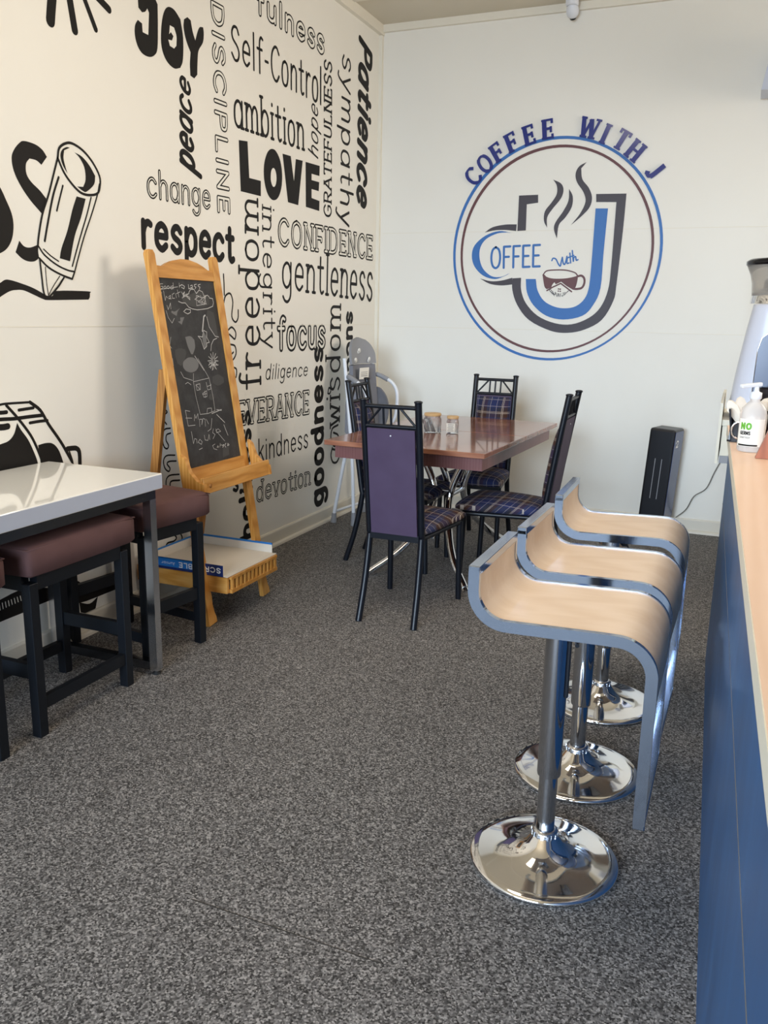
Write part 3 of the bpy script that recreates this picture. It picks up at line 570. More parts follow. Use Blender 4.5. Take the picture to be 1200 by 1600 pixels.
LOGO_STROKES=[
('logo_small_cup','n',0.008,1,[(-1.297,1.662),(-1.273,1.689),(-1.208,1.695),(-1.144,1.693),(-1.086,1.678),(-1.066,1.659)]),
('logo_small_cup','n',0.014,1,[(-1.065,1.654),(-1.04,1.658),(-1.021,1.641),(-1.018,1.61),(-1.032,1.581),(-1.063,1.573),(-1.088,1.574)]),
('logo_small_cup','n',0.009,0,[(-1.264,1.561),(-1.227,1.583),(-1.174,1.608),(-1.13,1.578),(-1.098,1.555)]),
('logo_small_cup','n',0.009,0,[(-1.187,1.572),(-1.186,1.572)]),
('logo_small_cup','n',0.009,0,[(-1.176,1.571),(-1.174,1.571)]),
('logo_small_cup','n',0.009,0,[(-1.187,1.558),(-1.186,1.558)]),
('logo_small_cup','n',0.009,0,[(-1.174,1.557),(-1.173,1.557)]),
('logo_script','b',0.009,1,[(-1.243,1.755),(-1.236,1.77),(-1.216,1.764),(-1.198,1.733),(-1.184,1.72),(-1.18,1.746),(-1.174,1.776)]),
('logo_script','b',0.009,1,[(-1.174,1.776),(-1.166,1.739),(-1.154,1.733),(-1.144,1.782)]),
('logo_script','b',0.009,1,[(-1.141,1.77),(-1.141,1.739),(-1.128,1.739)]),
('logo_script','b',0.009,1,[(-1.126,1.802),(-1.117,1.74)]),
('logo_script','b',0.009,1,[(-1.138,1.773),(-1.099,1.787)]),
('logo_script','b',0.009,1,[(-1.111,1.818),(-1.1,1.751),(-1.098,1.773),(-1.087,1.779),(-1.081,1.757),(-1.07,1.76)])]
LOGO_WORDS=[
('OFFEE',-1.666,1.706,-1.317,1.719,0.138,0.138,14,1.5,'solid',0,0,'b')]
VERSE=[
('J',-1.243,1.566,-1.082),
('E',-1.236,1.558,-0.925),
('R',-1.228,1.55,-0.768),
('E',-1.219,1.544,-0.611),
('M',-1.209,1.539,-0.454),
('I',-1.198,1.535,-0.297),
('A',-1.187,1.533,-0.14),
('H',-1.176,1.533,0.017),
('2',-1.154,1.536,0.332),
('9',-1.144,1.54,0.489),
(':',-1.135,1.546,0.646),
('1',-1.127,1.553,0.803),
('1',-1.12,1.56,0.96)]
SIGN_LETTERS=[
('C',-1.813,2.306),
('O',-1.734,2.384),
('F',-1.652,2.452),
('F',-1.557,2.509),
('E',-1.441,2.548),
('E',-1.319,2.576),
('W',-1.052,2.566),
('I',-0.945,2.524),
('T',-0.845,2.484),
('H',-0.757,2.416),
('J',-0.628,2.297)]
CHALK_POLYGONS=[
('chalk','g',[(-0.147,1.397),(-0.124,1.394),(-0.083,1.409),(-0.105,1.394),(-0.117,1.375),(-0.139,1.383),(-0.152,1.39)]),
('chalk','g',[(-0.094,1.368),(-0.062,1.37),(-0.08,1.35),(-0.09,1.337),(-0.115,1.35),(-0.095,1.353)]),
('chalk','h',[(0.126,1.404),(0.111,1.373),(0.118,1.326),(0.156,1.287),(0.179,1.281),(0.179,1.342),(0.172,1.393)]),
('chalk','g',[(-0.08,1.283),(-0.04,1.286),(-0.015,1.27),(-0.018,1.236),(-0.043,1.206),(-0.056,1.207),(-0.072,1.241)]),
('chalk','h',[(-0.169,1.229),(-0.131,1.235),(-0.095,1.229),(-0.094,1.208),(-0.123,1.172),(-0.146,1.158),(-0.167,1.17),(-0.174,1.2)]),
('chalk','g',[(-0.013,1.157),(-0.016,1.15),(-0.023,1.143),(-0.032,1.137),(-0.043,1.132),(-0.055,1.129),(-0.068,1.127),(-0.081,1.127),(-0.094,1.129),(-0.106,1.132),(-0.116,1.136),(-0.123,1.142),(-0.128,1.148),(-0.131,1.155),(-0.13,1.163),(-0.127,1.17),(-0.121,1.177),(-0.112,1.182),(-0.101,1.187),(-0.089,1.191),(-0.076,1.193),(-0.063,1.193),(-0.05,1.192),(-0.038,1.189),(-0.028,1.184),(-0.02,1.179),(-0.015,1.172),(-0.012,1.165)]),
('chalk','g',[(0.051,1.281),(0.071,1.303),(0.085,1.28),(0.074,1.241),(0.05,1.228)]),
('chalk','h',[(-0.06,1.458),(-0.026,1.477),(0.011,1.471),(0.054,1.483),(0.107,1.481),(0.157,1.463),(0.147,1.428),(0.088,1.415),(0.035,1.415),(-0.016,1.421),(-0.05,1.436)]),
('chalk','h',[(0.073,1.006),(0.072,1.002),(0.069,1.0),(0.066,0.997),(0.061,0.995),(0.056,0.994),(0.051,0.993),(0.045,0.993),(0.04,0.994),(0.035,0.995),(0.031,0.997),(0.028,1.0),(0.026,1.003),(0.025,1.006),(0.025,1.009),(0.027,1.013),(0.029,1.016),(0.033,1.018),(0.037,1.02),(0.042,1.021),(0.048,1.022),(0.053,1.022),(0.059,1.021),(0.063,1.02),(0.068,1.018),(0.071,1.015),(0.073,1.012),(0.074,1.009)]),
('chalk','h',[(0.081,1.098),(0.13,1.106),(0.172,1.089),(0.169,1.066),(0.115,1.055),(0.074,1.072)]),
('chalk','h',[(0.073,0.765),(0.124,0.774),(0.118,0.729),(0.06,0.72)]),
('chalk','h',[(0.075,1.168),(0.11,1.178),(0.138,1.158),(0.124,1.133),(0.083,1.127)])]
CHALK_STROKES=[
('chalk','c',0.002,0,[(-0.179,1.51),(-0.197,1.509),(-0.206,1.498),(-0.2,1.488),(-0.184,1.492),(-0.182,1.499),(-0.194,1.499)]),
('chalk','c',0.002,0,[(-0.174,1.498),(-0.164,1.502),(-0.16,1.495),(-0.17,1.489),(-0.176,1.494),(-0.174,1.498)]),
('chalk','c',0.002,0,[(-0.152,1.5),(-0.14,1.503),(-0.135,1.495),(-0.146,1.49),(-0.154,1.495),(-0.152,1.5)]),
('chalk','c',0.002,0,[(-0.105,1.517),(-0.109,1.491)]),
('chalk','c',0.002,0,[(-0.109,1.504),(-0.125,1.501),(-0.13,1.494),(-0.122,1.489),(-0.11,1.495)]),
('chalk','c',0.002,0,[(-0.207,1.485),(-0.076,1.501)]),
('chalk','c',0.002,0,[(-0.06,1.518),(-0.064,1.498)]),
('chalk','c',0.003,0,[(-0.063,1.504),(-0.042,1.512),(-0.024,1.505),(-0.031,1.494),(-0.048,1.5)]),
('chalk','c',0.003,0,[(0.007,1.514),(0.005,1.495),(0.019,1.499)]),
('chalk','c',0.003,0,[(0.022,1.509),(0.036,1.513),(0.037,1.505),(0.022,1.499),(0.038,1.498)]),
('chalk','c',0.003,0,[(0.07,1.518),(0.053,1.515),(0.051,1.508),(0.063,1.505),(0.054,1.497)]),
('chalk','c',0.003,0,[(0.101,1.519),(0.083,1.515),(0.082,1.509),(0.095,1.506),(0.087,1.496)]),
('chalk','c',0.002,0,[(-0.208,1.479),(-0.208,1.438)]),
('chalk','c',0.002,0,[(-0.224,1.464),(-0.196,1.472)]),
('chalk','c',0.002,0,[(-0.182,1.48),(-0.181,1.44),(-0.17,1.458),(-0.16,1.451)]),
('chalk','c',0.002,0,[(-0.153,1.455),(-0.138,1.463),(-0.138,1.454),(-0.155,1.448),(-0.136,1.448)]),
('chalk','c',0.002,0,[(-0.108,1.473),(-0.125,1.467),(-0.127,1.45),(-0.111,1.451)]),
('chalk','c',0.002,0,[(-0.099,1.471),(-0.098,1.453)]),
('chalk','c',0.002,0,[(-0.082,1.488),(-0.079,1.457)]),
('chalk','c',0.002,0,[(-0.093,1.471),(-0.063,1.48)]),
('chalk','c',0.003,0,[(-0.053,1.48),(-0.047,1.469),(-0.031,1.481),(-0.048,1.456)]),
('chalk','c',0.003,0,[(-0.087,1.438),(-0.064,1.432),(-0.038,1.432),(-0.018,1.414),(0.006,1.407),(0.045,1.403),(0.086,1.406),(0.128,1.41),(0.173,1.421),(0.184,1.437),(0.183,1.456),(0.156,1.459)]),
('chalk','c',0.002,0,[(-0.187,1.397),(-0.18,1.368),(-0.159,1.344),(-0.138,1.364)]),
('chalk','c',0.003,0,[(0.0,1.478),(0.017,1.493),(0.044,1.494),(0.058,1.476),(0.083,1.492),(0.108,1.485),(0.116,1.466),(0.145,1.471),(0.157,1.463)]),
('chalk','c',0.003,0,[(-0.061,1.394),(-0.039,1.406),(-0.008,1.403),(-0.011,1.391),(-0.033,1.384),(-0.056,1.391)]),
('chalk','c',0.002,0,[(-0.175,1.419),(-0.171,1.401),(-0.147,1.43),(-0.151,1.404)]),
('chalk','c',0.003,0,[(-0.032,1.198),(0.022,1.131)]),
('chalk','c',0.003,0,[(0.101,1.217),(0.112,1.244),(0.137,1.267),(0.166,1.273)]),
('chalk','c',0.003,0,[(0.111,1.373),(0.118,1.326),(0.155,1.283),(0.182,1.279)]),
('chalk','c',0.003,0,[(0.018,1.285),(0.051,1.281),(0.069,1.311),(0.091,1.303),(0.085,1.28),(0.099,1.256),(0.077,1.253),(0.073,1.238),(0.049,1.226),(0.042,1.25),(0.037,1.269),(0.018,1.285)]),
('chalk','c',0.002,0,[(-0.185,1.284),(-0.203,1.248),(-0.192,1.237)]),
('chalk','c',0.002,0,[(-0.198,1.193),(-0.2,1.162)]),
('chalk','c',0.002,0,[(0.061,1.467),(0.077,1.465),(0.038,1.45),(0.125,1.43),(0.117,1.462),(0.091,1.459),(0.054,1.467),(0.046,1.422),(0.115,1.43),(0.122,1.464),(0.061,1.439),(0.104,1.427),(0.132,1.47),(0.092,1.437),(0.089,1.464),(0.087,1.469)]),
('chalk','c',0.002,0,[(0.002,1.447),(-0.019,1.465),(0.003,1.457),(-0.001,1.447),(-0.023,1.461),(-0.017,1.461),(-0.046,1.464),(0.002,1.475),(-0.057,1.453)]),
('chalk','c',0.003,0,[(0.118,1.171),(0.147,1.168)]),
('chalk','c',0.003,0,[(0.115,1.166),(0.136,1.149)]),
('chalk','c',0.003,0,[(0.11,1.163),(0.117,1.135)]),
('chalk','c',0.003,0,[(0.103,1.162),(0.094,1.131)]),
('chalk','c',0.003,0,[(0.097,1.164),(0.075,1.137)]),
('chalk','c',0.003,0,[(0.094,1.167),(0.064,1.152)]),
('chalk','c',0.003,0,[(0.094,1.172),(0.064,1.172)]),
('chalk','c',0.003,0,[(0.097,1.177),(0.075,1.191)]),
('chalk','c',0.003,0,[(0.102,1.18),(0.094,1.204)]),
('chalk','c',0.003,0,[(0.109,1.182),(0.116,1.209)]),
('chalk','c',0.003,0,[(0.115,1.18),(0.136,1.203)]),
('chalk','c',0.003,0,[(0.118,1.176),(0.147,1.188)]),
('chalk','c',0.007,0,[(0.058,1.307),(0.077,1.35),(0.087,1.373),(0.099,1.379)]),
('chalk','c',0.002,0,[(-0.012,1.186),(0.051,1.094),(-0.074,1.085),(-0.064,1.121)]),
('chalk','c',0.002,0,[(-0.074,1.085),(-0.074,1.021),(-0.063,0.937),(-0.004,0.935),(0.057,0.942),(0.059,1.007),(0.057,1.037),(0.051,1.094)]),
('chalk','c',0.002,0,[(-0.06,1.07),(-0.028,1.073),(-0.032,1.047),(-0.058,1.045),(-0.06,1.07)]),
('chalk','c',0.002,0,[(-0.06,1.07),(-0.032,1.047)]),
('chalk','c',0.002,0,[(0.023,1.076),(0.026,1.041),(0.049,1.043),(0.059,1.066)]),
('chalk','c',0.002,0,[(0.024,1.057),(0.058,1.061)]),
('chalk','c',0.002,0,[(-0.019,1.028),(0.016,1.038),(0.012,1.012),(-0.014,1.011),(-0.019,1.028)]),
('chalk','c',0.002,0,[(-0.02,1.024),(0.015,1.025)]),
('chalk','c',0.002,0,[(0.001,1.039),(-0.002,1.008)]),
('chalk','c',0.002,0,[(-0.009,0.939),(-0.0,0.958),(0.032,0.957),(0.03,0.941)]),
('chalk','c',0.002,0,[(-0.168,0.965),(-0.137,0.958)]),
('chalk','c',0.002,0,[(-0.168,0.965),(-0.166,0.897)]),
('chalk','c',0.002,0,[(-0.174,0.932),(-0.13,0.927)]),
('chalk','c',0.002,0,[(-0.166,0.896),(-0.115,0.894)]),
('chalk','c',0.002,0,[(-0.116,0.913),(-0.105,0.941),(-0.101,0.923),(-0.08,0.942),(-0.084,0.917)]),
('chalk','c',0.002,0,[(-0.081,0.884),(-0.075,0.916),(-0.054,0.914),(-0.064,0.89),(-0.047,0.917),(-0.032,0.912),(-0.038,0.88)]),
('chalk','c',0.002,0,[(-0.023,0.911),(-0.011,0.888)]),
('chalk','c',0.002,0,[(0.022,0.91),(0.002,0.864),(-0.026,0.856)]),
('chalk','c',0.002,0,[(-0.15,0.869),(-0.149,0.815),(-0.134,0.836),(-0.121,0.831),(-0.122,0.813)]),
('chalk','c',0.002,0,[(-0.097,0.828),(-0.113,0.816),(-0.091,0.804),(-0.082,0.815),(-0.097,0.828)]),
('chalk','c',0.002,0,[(-0.058,0.842),(-0.058,0.82),(-0.037,0.815),(-0.021,0.841),(-0.021,0.817)]),
('chalk','c',0.002,0,[(0.021,0.862),(0.01,0.845),(0.027,0.835),(0.005,0.817)]),
('chalk','c',0.002,0,[(0.04,0.86),(0.041,0.841),(0.076,0.844),(0.059,0.858),(0.038,0.852),(0.096,0.796)]),
('chalk','c',0.002,0,[(0.014,0.792),(-0.007,0.787),(-0.001,0.772),(0.023,0.764)]),
('chalk','c',0.002,0,[(0.035,0.782),(0.026,0.775),(0.039,0.774),(0.035,0.782)]),
('chalk','c',0.002,0,[(0.057,0.79),(0.049,0.772)]),
('chalk','c',0.002,0,[(0.052,0.781),(0.068,0.781)]),
('chalk','c',0.003,0,[(0.07,0.777),(0.084,0.78),(0.079,0.772),(0.071,0.769)]),
('chalk','c',0.003,0,[(0.103,0.784),(0.09,0.776),(0.097,0.766)]),
('chalk','c',0.003,0,[(0.119,0.782),(0.113,0.771),(0.127,0.773),(0.119,0.782)]),
('chalk','c',0.002,0,[(-0.115,0.783),(-0.089,0.787)]),
('chalk','c',0.002,0,[(-0.156,1.133),(-0.14,1.107),(-0.079,1.091)]),
('chalk','c',0.002,0,[(-0.136,1.079),(-0.117,1.085),(-0.096,1.073)]),
('chalk','c',0.003,0,[(0.071,0.946),(0.109,0.939)]),
('chalk','c',0.003,0,[(0.028,0.932),(0.11,0.943)]),
('chalk','c',0.003,0,[(0.065,0.924),(0.12,0.881)]),
('chalk','c',0.003,0,[(0.11,0.871),(0.13,0.819)]),
('chalk','c',0.003,0,[(0.103,1.152),(0.142,1.15)]),
('chalk','c',0.003,0,[(0.103,1.152),(0.122,1.131)]),
('chalk','c',0.003,0,[(0.103,1.152),(0.087,1.128)]),
('chalk','c',0.003,0,[(0.103,1.152),(0.065,1.143)]),
('chalk','c',0.003,0,[(0.103,1.152),(0.072,1.165)]),
('chalk','c',0.003,0,[(0.103,1.152),(0.102,1.178)]),
('chalk','c',0.003,0,[(0.103,1.152),(0.134,1.171)])]


NAMES = {'Patience': 'Patience', 'Self-Control': 'Self-Control'}
for spec in WORDS:
    b = MB(); word(b, spec, onleft, M_INK, M_INKW)
    o = b.build('painted_word', None, wall_left)
    o['label'] = 'painted word reading ' + spec[0]
def art(polys, strokes, f, cols, parent, nm):
    groups = {}
    for p in polys: groups.setdefault(p[0], []).append(('p',)+tuple(p[1:]))
    for p in strokes: groups.setdefault(p[0], []).append(('s',)+tuple(p[1:]))
    for name, items in groups.items():
        b = MB()
        for it in items:
            m, lvl = cols[it[1]]; b.use(m)
            if it[0] == 'p': b.lvl = getattr(b, 'lvl', 0)+2e-5; filled(b, it[2], f, lvl+b.lvl)
            else: ribbon(b, [tuple(v) for v in catmull(it[4], 4)] if it[3] else it[4], it[2], f, lvl)
        o = b.build(nm(name), None, parent); yield name, o
LBL = {'love': 'painted word reading LOVE in solid capitals', 'joy': 'painted word reading JOY in fat letters', 'pencil': 'painted pencil drawing', 'letter_s': 'fat black painted letters', 'underline': 'black painted wavy line', 'coffee_machine_drawing': 'black painted drawing of a coffee machine', 'splash': 'black painted splash rays'}
WCOL = {'k': (M_INK, .0006), 'w': (M_INKW, .0012), 'k2': (M_INK, .0020), 'w2': (M_INKW, .0024)}
for name, o in art(WALL_POLYGONS, WALL_STROKES, onleft, WCOL, wall_left, lambda n: 'painted_word' if n in ('love', 'joy', 'outlined_word', 'tall_script_word', 'curly_word', 'wisdom_swash') else 'painted_drawing'):
    if name in LBL: o['label'] = LBL[name]
LCOL = {'d': (M_DARK, .0012), 'b': (M_BLU, .0012), 'n': (M_MAROON, .0012)}
for name, o in art(LOGO_POLYGONS, LOGO_STROKES, onback, LCOL, wall_back, lambda n: n): o['label'] = 'painted ' + name.replace('_', ' ')
b = MB()
for s in LOGO_WORDS: word(b, s, onback, M_BLU, M_BLU, .0014)
b.build('logo_word', None, wall_back)['label'] = 'blue painted word OFFEE after the big C'
b = MB()
for ch, x, z, a in VERSE:
    w, sts = glyph(ch); k = .0016
    for st in sts:
        P = []
        for px, py in st:
            dx, dz = (px-w/2)*k, (py-7)*k
            P.append((x+dx*math.cos(-a)-dz*math.sin(-a), z+dx*math.sin(-a)+dz*math.cos(-a)))
        b.use(M_DARK); ribbon(b, P, .0028, onback, .0014)
b.build('logo_verse', None, wall_back)['label'] = 'tiny verse lettering curved under the small cup'
def ring(name, m, cx, cz, rx, rz, w, dx=0):
    b = MB(); n = 96; v = []; fs = []
    for i in range(n):
        t = 2*PI*i/n; wob = 1+.10*math.sin(3*t+1)+.15*math.sin(t-.6)
        for k in (-1, 1):
            v.append(onback(cx+(rx+k*w*wob/2)*math.cos(t), cz+(rz+k*w*wob/2)*math.sin(t), .0012))
    for i in range(n): fs.append([2*i, 2*i+1, 2*((i+1) % n)+1, 2*((i+1) % n)])
    b._add(v, fs); o = b.build(name, m, wall_back); return o
ring('logo_ring', M_BLU, -1.2385, 1.8135, .690, .708, .0175)['label'] = 'outer blue painted ring'
ring('logo_ring', M_MAROON, -1.2385, 1.8145, .637, .655, .0165)['label'] = 'inner maroon painted ring'

# raised acrylic letters over the ring
SIGN_LABELS = ['first letter of the raised navy sign, a C at far left', 'raised navy letter O beside the far left C', 'first raised navy letter F after the O', 'second raised navy letter F before the E', 'first raised navy letter E after the double F',
               'second raised navy letter E, last of its word', 'raised navy letter W starting the second word', 'raised navy letter I catching the light beside the W', 'raised navy letter T right of the I', 'raised navy letter H ending the second word', 'raised navy letter J alone at the right end']
for (ch, x, z), lab in zip(SIGN_LETTERS, SIGN_LABELS):
    ang = math.atan2(z-1.8135, x+1.2385)-PI/2; w, sts = glyph(ch, 1); k = .112/14; b = MB(); lvl = 0
    if ch == 'I': w = 3
    for st in sts:
        tick = len(st) == 2 and math.dist(st[0], st[1]) < 3
        for i in range(len(st)-1):
            p, q = Vector(st[i]), Vector(st[i+1]); d = (q-p)
            if d.length < 1e-6: continue
            thin = tick or (abs(d.y) < .5) or (ch == 'W' and i == 0 and d.y > 0) or (ch == 'H' and abs(d.y) < .1)
            wd = 1.9 if thin else (2.6 if ch in 'CO' else 3.6)
            if tick: d2 = d.normalized(); p = p-d2*.9; q = q+d2*.9
            d.normalize(); n = Vector((-d.y, d.x))*wd/2; e = d*(.5 if len(st) > 2 else .6)
            quad = [p+n-e, p-n-e, q-n+e, q+n+e]
            def put(a, c, dep):
                a = (a-w/2)*k; c = (c-7)*k
                return (a*math.cos(ang)-c*math.sin(ang), -dep, a*math.sin(ang)+c*math.cos(ang))
            lvl += .00004
            b.prism([(min(max(a.x, -1.5), w+1.5), min(max(a.y, -.6), 14.6)) for a in quad], .0035, .012+lvl, put)
    o = b.build('sign_letter', M_SIGN); o.location = (x, YW-.0006, z)
    tag(o, lab, 'sign letter', 'raised navy letters arched over the wall logo')

# ------------------------------------------------------------------ dining chairs
def make_chair(label):
    t = thing('dining_chair', label, 'chair', group='plaid dining chairs around the wooden table')
    for s in (-1, 1):
        b = MB(); post = [(s*.128, -.252, 1.018), (s*.128, -.205, .72), (s*.127, -.165, .44), (s*.127, -.16, .38), (s*.131, -.20, .18), (s*.136, -.255, 0)]
        b.tube([tuple(v) for v in catmull(post, 5)], .0155, 14); b.lathe([(.0155, 0), (.0185, .002), (.0185, .008), (.012, .011), (.0, .012)], (s*.128, -.2525, 1.016), 14)
        b.build('rear_leg', M_BLACK, t)
        b = MB(); b.tube([(s*.180, .235, .405), (s*.185, .25, 0)], .0145, 14); b.build('front_leg', M_BLACK, t)
    b = MB()
    for z, y in ((.995, -.2485), (.908, -.236)): b.tube([(-.118, y, z), (.118, y, z)], .0095, 10)
    for x in (-.035, 0, .035): b.tube([(x, -.248, .995), (x, -.2365, .908)], .0055, 8)
    for s in (-1, 1): b.tube([(s*.045, -.2475, .990), (s*.115, -.2365, .912)], .0055, 8)
    b.build('top_rail', M_BLACK, t)
    b = MB()
    b.box((0, -.162, .398), (.235, .022, .034)); b.box((0, .235, .398), (.35, .022, .028))
    for s in (-1, 1): b.tube([(s*.127, -.16, .398), (s*.18, .235, .398)], .012, 8)
    b.build('seat_frame', M_BLACK, t)
    # back: padded plaid front, mauve sheet behind
    N = 10
    def backy(z): return -.160-(z-.41)*.155
    b = MB(); v = []; f = []
    for j in range(N+1):
        z = .425+(.890-.425)*j/N
        for i in range(N+1):
            x = -.108+.216*i/N; u = 2*i/N-1; w = 2*j/N-1
            bul = .046*(1-abs(u)**3)**.6*(1-abs(w)**4)**.6 if abs(u) < 1 and abs(w) < 1 else 0
            v.append((x, backy(z)+.004+bul, z))
    for j in range(N):
        for i in range(N): f.append([j*(N+1)+i, j*(N+1)+i+1, (j+1)*(N+1)+i+1, (j+1)*(N+1)+i])
    b._add(v, f, True); pad = b.build('back_pad', M_PLAIDB, t); pad['label'] = 'plaid cushioned front of the backrest'
    b = MB(); b.prism([(-.165-.012, .41), (-.165, .41), (backy(.898)+.002, .898), (backy(.898)-.010, .898)], -.112, .112, lambda y, z, d: (d, y, z))
    pn = b.build('back_panel', M_PURPLE, t); pn['label'] = 'mauve vinyl rear of the backrest'
    for z in (.445, .868): b = MB(); b.lathe([(.0035, 0), (.003, .002), (0, .0025)], (0, 0, 0), 10, Matrix.Translation((0, backy(z)-.012, z)) @ Matrix.Rotation(PI/2, 4, 'X')); b.build('stud', M_WHITEPL, pn)
    b = MB(); b.cushion(-.205, .205, -.15, .285, .405, .455, .28, .026, 16); b.build('seat_cushion', M_PLAID, t)
    return t
CH = [(-1.375, 3.64, 0, 'plaid dining chair nearest the camera, mauve back towards the viewer'),
      (-1.00, 4.26, PI/2, 'plaid dining chair on the counter side of the wooden table, seen side on'),
      (-1.42, 5.01, PI, 'plaid dining chair at the far end of the wooden table under the logo'),
      (-1.735, 4.40, -PI/2, 'plaid dining chair on the mural side of the wooden table by the high chair')]
ch0 = make_chair(CH[0][3])
for i, (x, y, a, lab) in enumerate(CH):
    c = ch0 if i == 0 else copy_tree(ch0)
    c.location = (x, y, 0); c.rotation_euler.z = a; c['label'] = lab

# ------------------------------------------------------------------ wooden table
T = thing('dining_table', 'rectangular reddish wood-look dining table with curved chrome legs', 'table', (-1.452, 4.49, 0), R(-2.5))
b = MB(); b.box((0, -.347, .7475), (.85, .692, .025), bev=.003); b.box((0, .347, .7475), (.85, .692, .025), bev=.003); b.build('tabletop', M_TABLE, T)
b = MB()
for s in (-1, 1): b.box((s*.385, 0, .70), (.02, 1.26, .07)); b.box((0, s*.62, .70), (.75, .02, .07))
b.build('apron', M_APRON, T)
for sx in (-1, 1):
    for sy in (-1, 1):
        b = MB(); p = [(sx*.16, sy*.10, .70), (sx*.115, sy*.10, .60), (sx*.06, sy*.10, .48), (sx*.045, sy*.12, .38), (sx*.08, sy*.20, .25), (sx*.16, sy*.33, .12), (sx*.278, sy*.463, .016)]
        b.tube([tuple(v) for v in catmull(p, 6)], .0195, 14); b.tube([(sx*.268, sy*.452, .018), (sx*.286, sy*.472, .0)], .0205, 14); b.build('leg', M_CHROME, T)
b = MB(); b.box((0, 0, .695), (.44, .44, .012)); b.build('mounting_plate', M_CHROME2, T)
for s in (-1, 1):
    b = MB(); b.tube([(s*.05, -.12, .42), (s*.05, .12, .42)], .012, 10); b.build('leg_brace', M_CHROME2, T)
    b = MB(); b.tube([(-.06, s*.11, .44), (.06, s*.11, .44)], .012, 10); b.build('leg_brace', M_CHROME2, T)

# jars on the table
def jar(name, lab, loc, r, h, lidm, cat):
    t = thing(name, lab, cat, loc); b = MB()
    b.lathe([(r*.9, 0), (r, .006), (r, h*.82), (r*.88, h*.9), (r*.88, h)], n=24)
    b.lathe([(r*.84, .004), (r*.93, .010), (r*.93, h*.80), (r*.82, h*.9), (r*.82, h)], n=24)
    b.build('glass_body', M_CLEAR, t)
    b = MB(); b.lathe([(r*.95, h), (r*.98, h+.003), (r*.98, h+.012), (r*.9, h+.015), (0, h+.015)], n=24); b.build('lid', lidm, t); return t
J1 = jar('sachet_jar', 'wide glass jar of sugar sticks with a bamboo lid on the table', (-1.520, 4.36, .76), .048, .092, M_LIDWOOD, 'jar')
J2 = jar('spice_jar', 'small square-labelled glass jar beside the wide sugar stick jar', (-1.408, 4.37, .76), .033, .082, M_LIDWOOD, 'jar')
b = MB(); b.box((0, -.0335, .036), (.048, .001, .046)); b.use(M_PAPER)
lb = b.build('label', M_PAPER, J2)
b = MB()
for i in range(5): b.box((0, -.0344, .052-.008*i), (.034-.006*(i % 2), .0006, .002))
b.build('print', M_INKG, lb)
rg = random.Random(3)
for i in range(9):
    m = [M_BROWNPL, M_PAPER, M_BROWNPL][i % 3]; b = MB(); b.box((0, 0, .038), (.010, .004, .076), bev=.001)
    o = b.build('sugar_stick', m); a = -.055+.0135*i*.8; o.location = (-1.520+a*.45, 4.36+rg.uniform(-.018, .018), .768); o.rotation_euler = (rg.uniform(-.15, .15), -.42+rg.uniform(-.2, .25), rg.uniform(-.4, .4)); o.scale = (1, 1, .9)
    tag(o, 'paper sugar stick inside the wide glass jar on the table', 'sugar stick', 'sugar sticks in the wide glass jar')

# ------------------------------------------------------------------ white high table by the left wall
W = thing('high_table', 'glossy white topped bar-height table on a dark metal frame at left', 'table', (-2.225, 1.83, 0))
b = MB(); b.box((0, 0, .7605), (.545, 1.46, .057), bev=.003); b.build('tabletop', M_WHITE, W)
b = MB(); b.box((.2735, 0, .7605), (.002, 1.452, .050)); b.box((0, .731, .7605), (.54, .002, .050)); b.build('edge_band', M_WHITEEDGE, W)
b = MB()
for x in (-.245, .245): b.box((x, 0, .714), (.034, 1.40, .034))
for y in (-.683, .683): b.box((0, y, .714), (.456, .034, .034))
b.build('top_frame', M_STEEL, W)
for sy in (-.683, .683):
    for x in (-.245, .245):
        b = MB(); b.box((x, sy, .3575), (.034, .034, .679)); lg = b.build('leg', M_CHROME2, W)
        b = MB(); b.lathe([(.016, 0), (.016, .006), (.007, .008), (.007, .02)], (x, sy, 0), 14); b.build('glide', M_RUBBER, lg)
    b = MB(); b.box((0, sy, .035), (.456, .034, .034)); b.build('foot_rail', M_STEEL, W)

# ------------------------------------------------------------------ padded stools
def make_stool(label):
    t = thing('padded_stool', label, 'stool', group='brown padded stools at the white table')
    b = MB(); b.cushion(-.193, .193, -.260, .260, .553, .655, 0, .010, 24, .9); cu = b.build('cushion', M_BROWNFAB, t)
    b = MB(); q = [(-.188, -.255), (.188, -.255), (.188, .255), (-.188, .255)]; b.tube([(x, y, .647) for x, y in q], .0025, 6, closed=True); b.build('piping', M_BROWNFAB, cu)
    for sx in (-1, 1):
        for sy in (-1, 1):
            b = MB(); b.box((sx*.148, sy*.217, .264), (.036, .036, .528), bev=.002); b.build('leg', M_BLACKWOOD, t)
    b = MB()
    for s in (-1, 1): b.box((s*.148, 0, .528), (.03, .40, .052)); b.box((0, s*.217, .528), (.262, .03, .052))
    b.build('seat_rail', M_BLACKWOOD, t)
    for s in (-1, 1):
        b = MB(); b.box((s*.150, 0, .112), (.022, .398, .042)); b.build('stretcher', M_BLACKWOOD, t)
        b = MB(); b.box((0, s*.217, .225), (.260, .022, .05)); b.build('stretcher', M_BLACKWOOD, t)
    return t
st0 = make_stool('brown padded stool tucked under the long front edge of the white table')
st0.location = (-2.164, 2.165, 0)
st1 = copy_tree(st0); st1.location = (-2.164, 1.565, 0); st1['label'] = 'brown padded stool cut off by the left edge of the photo'
st2 = copy_tree(st0); st2.location = (-2.252, 2.745, 0); st2.rotation_euler.z = R(90-8); st2['label'] = 'brown padded stool at the end of the white table beside the easel'

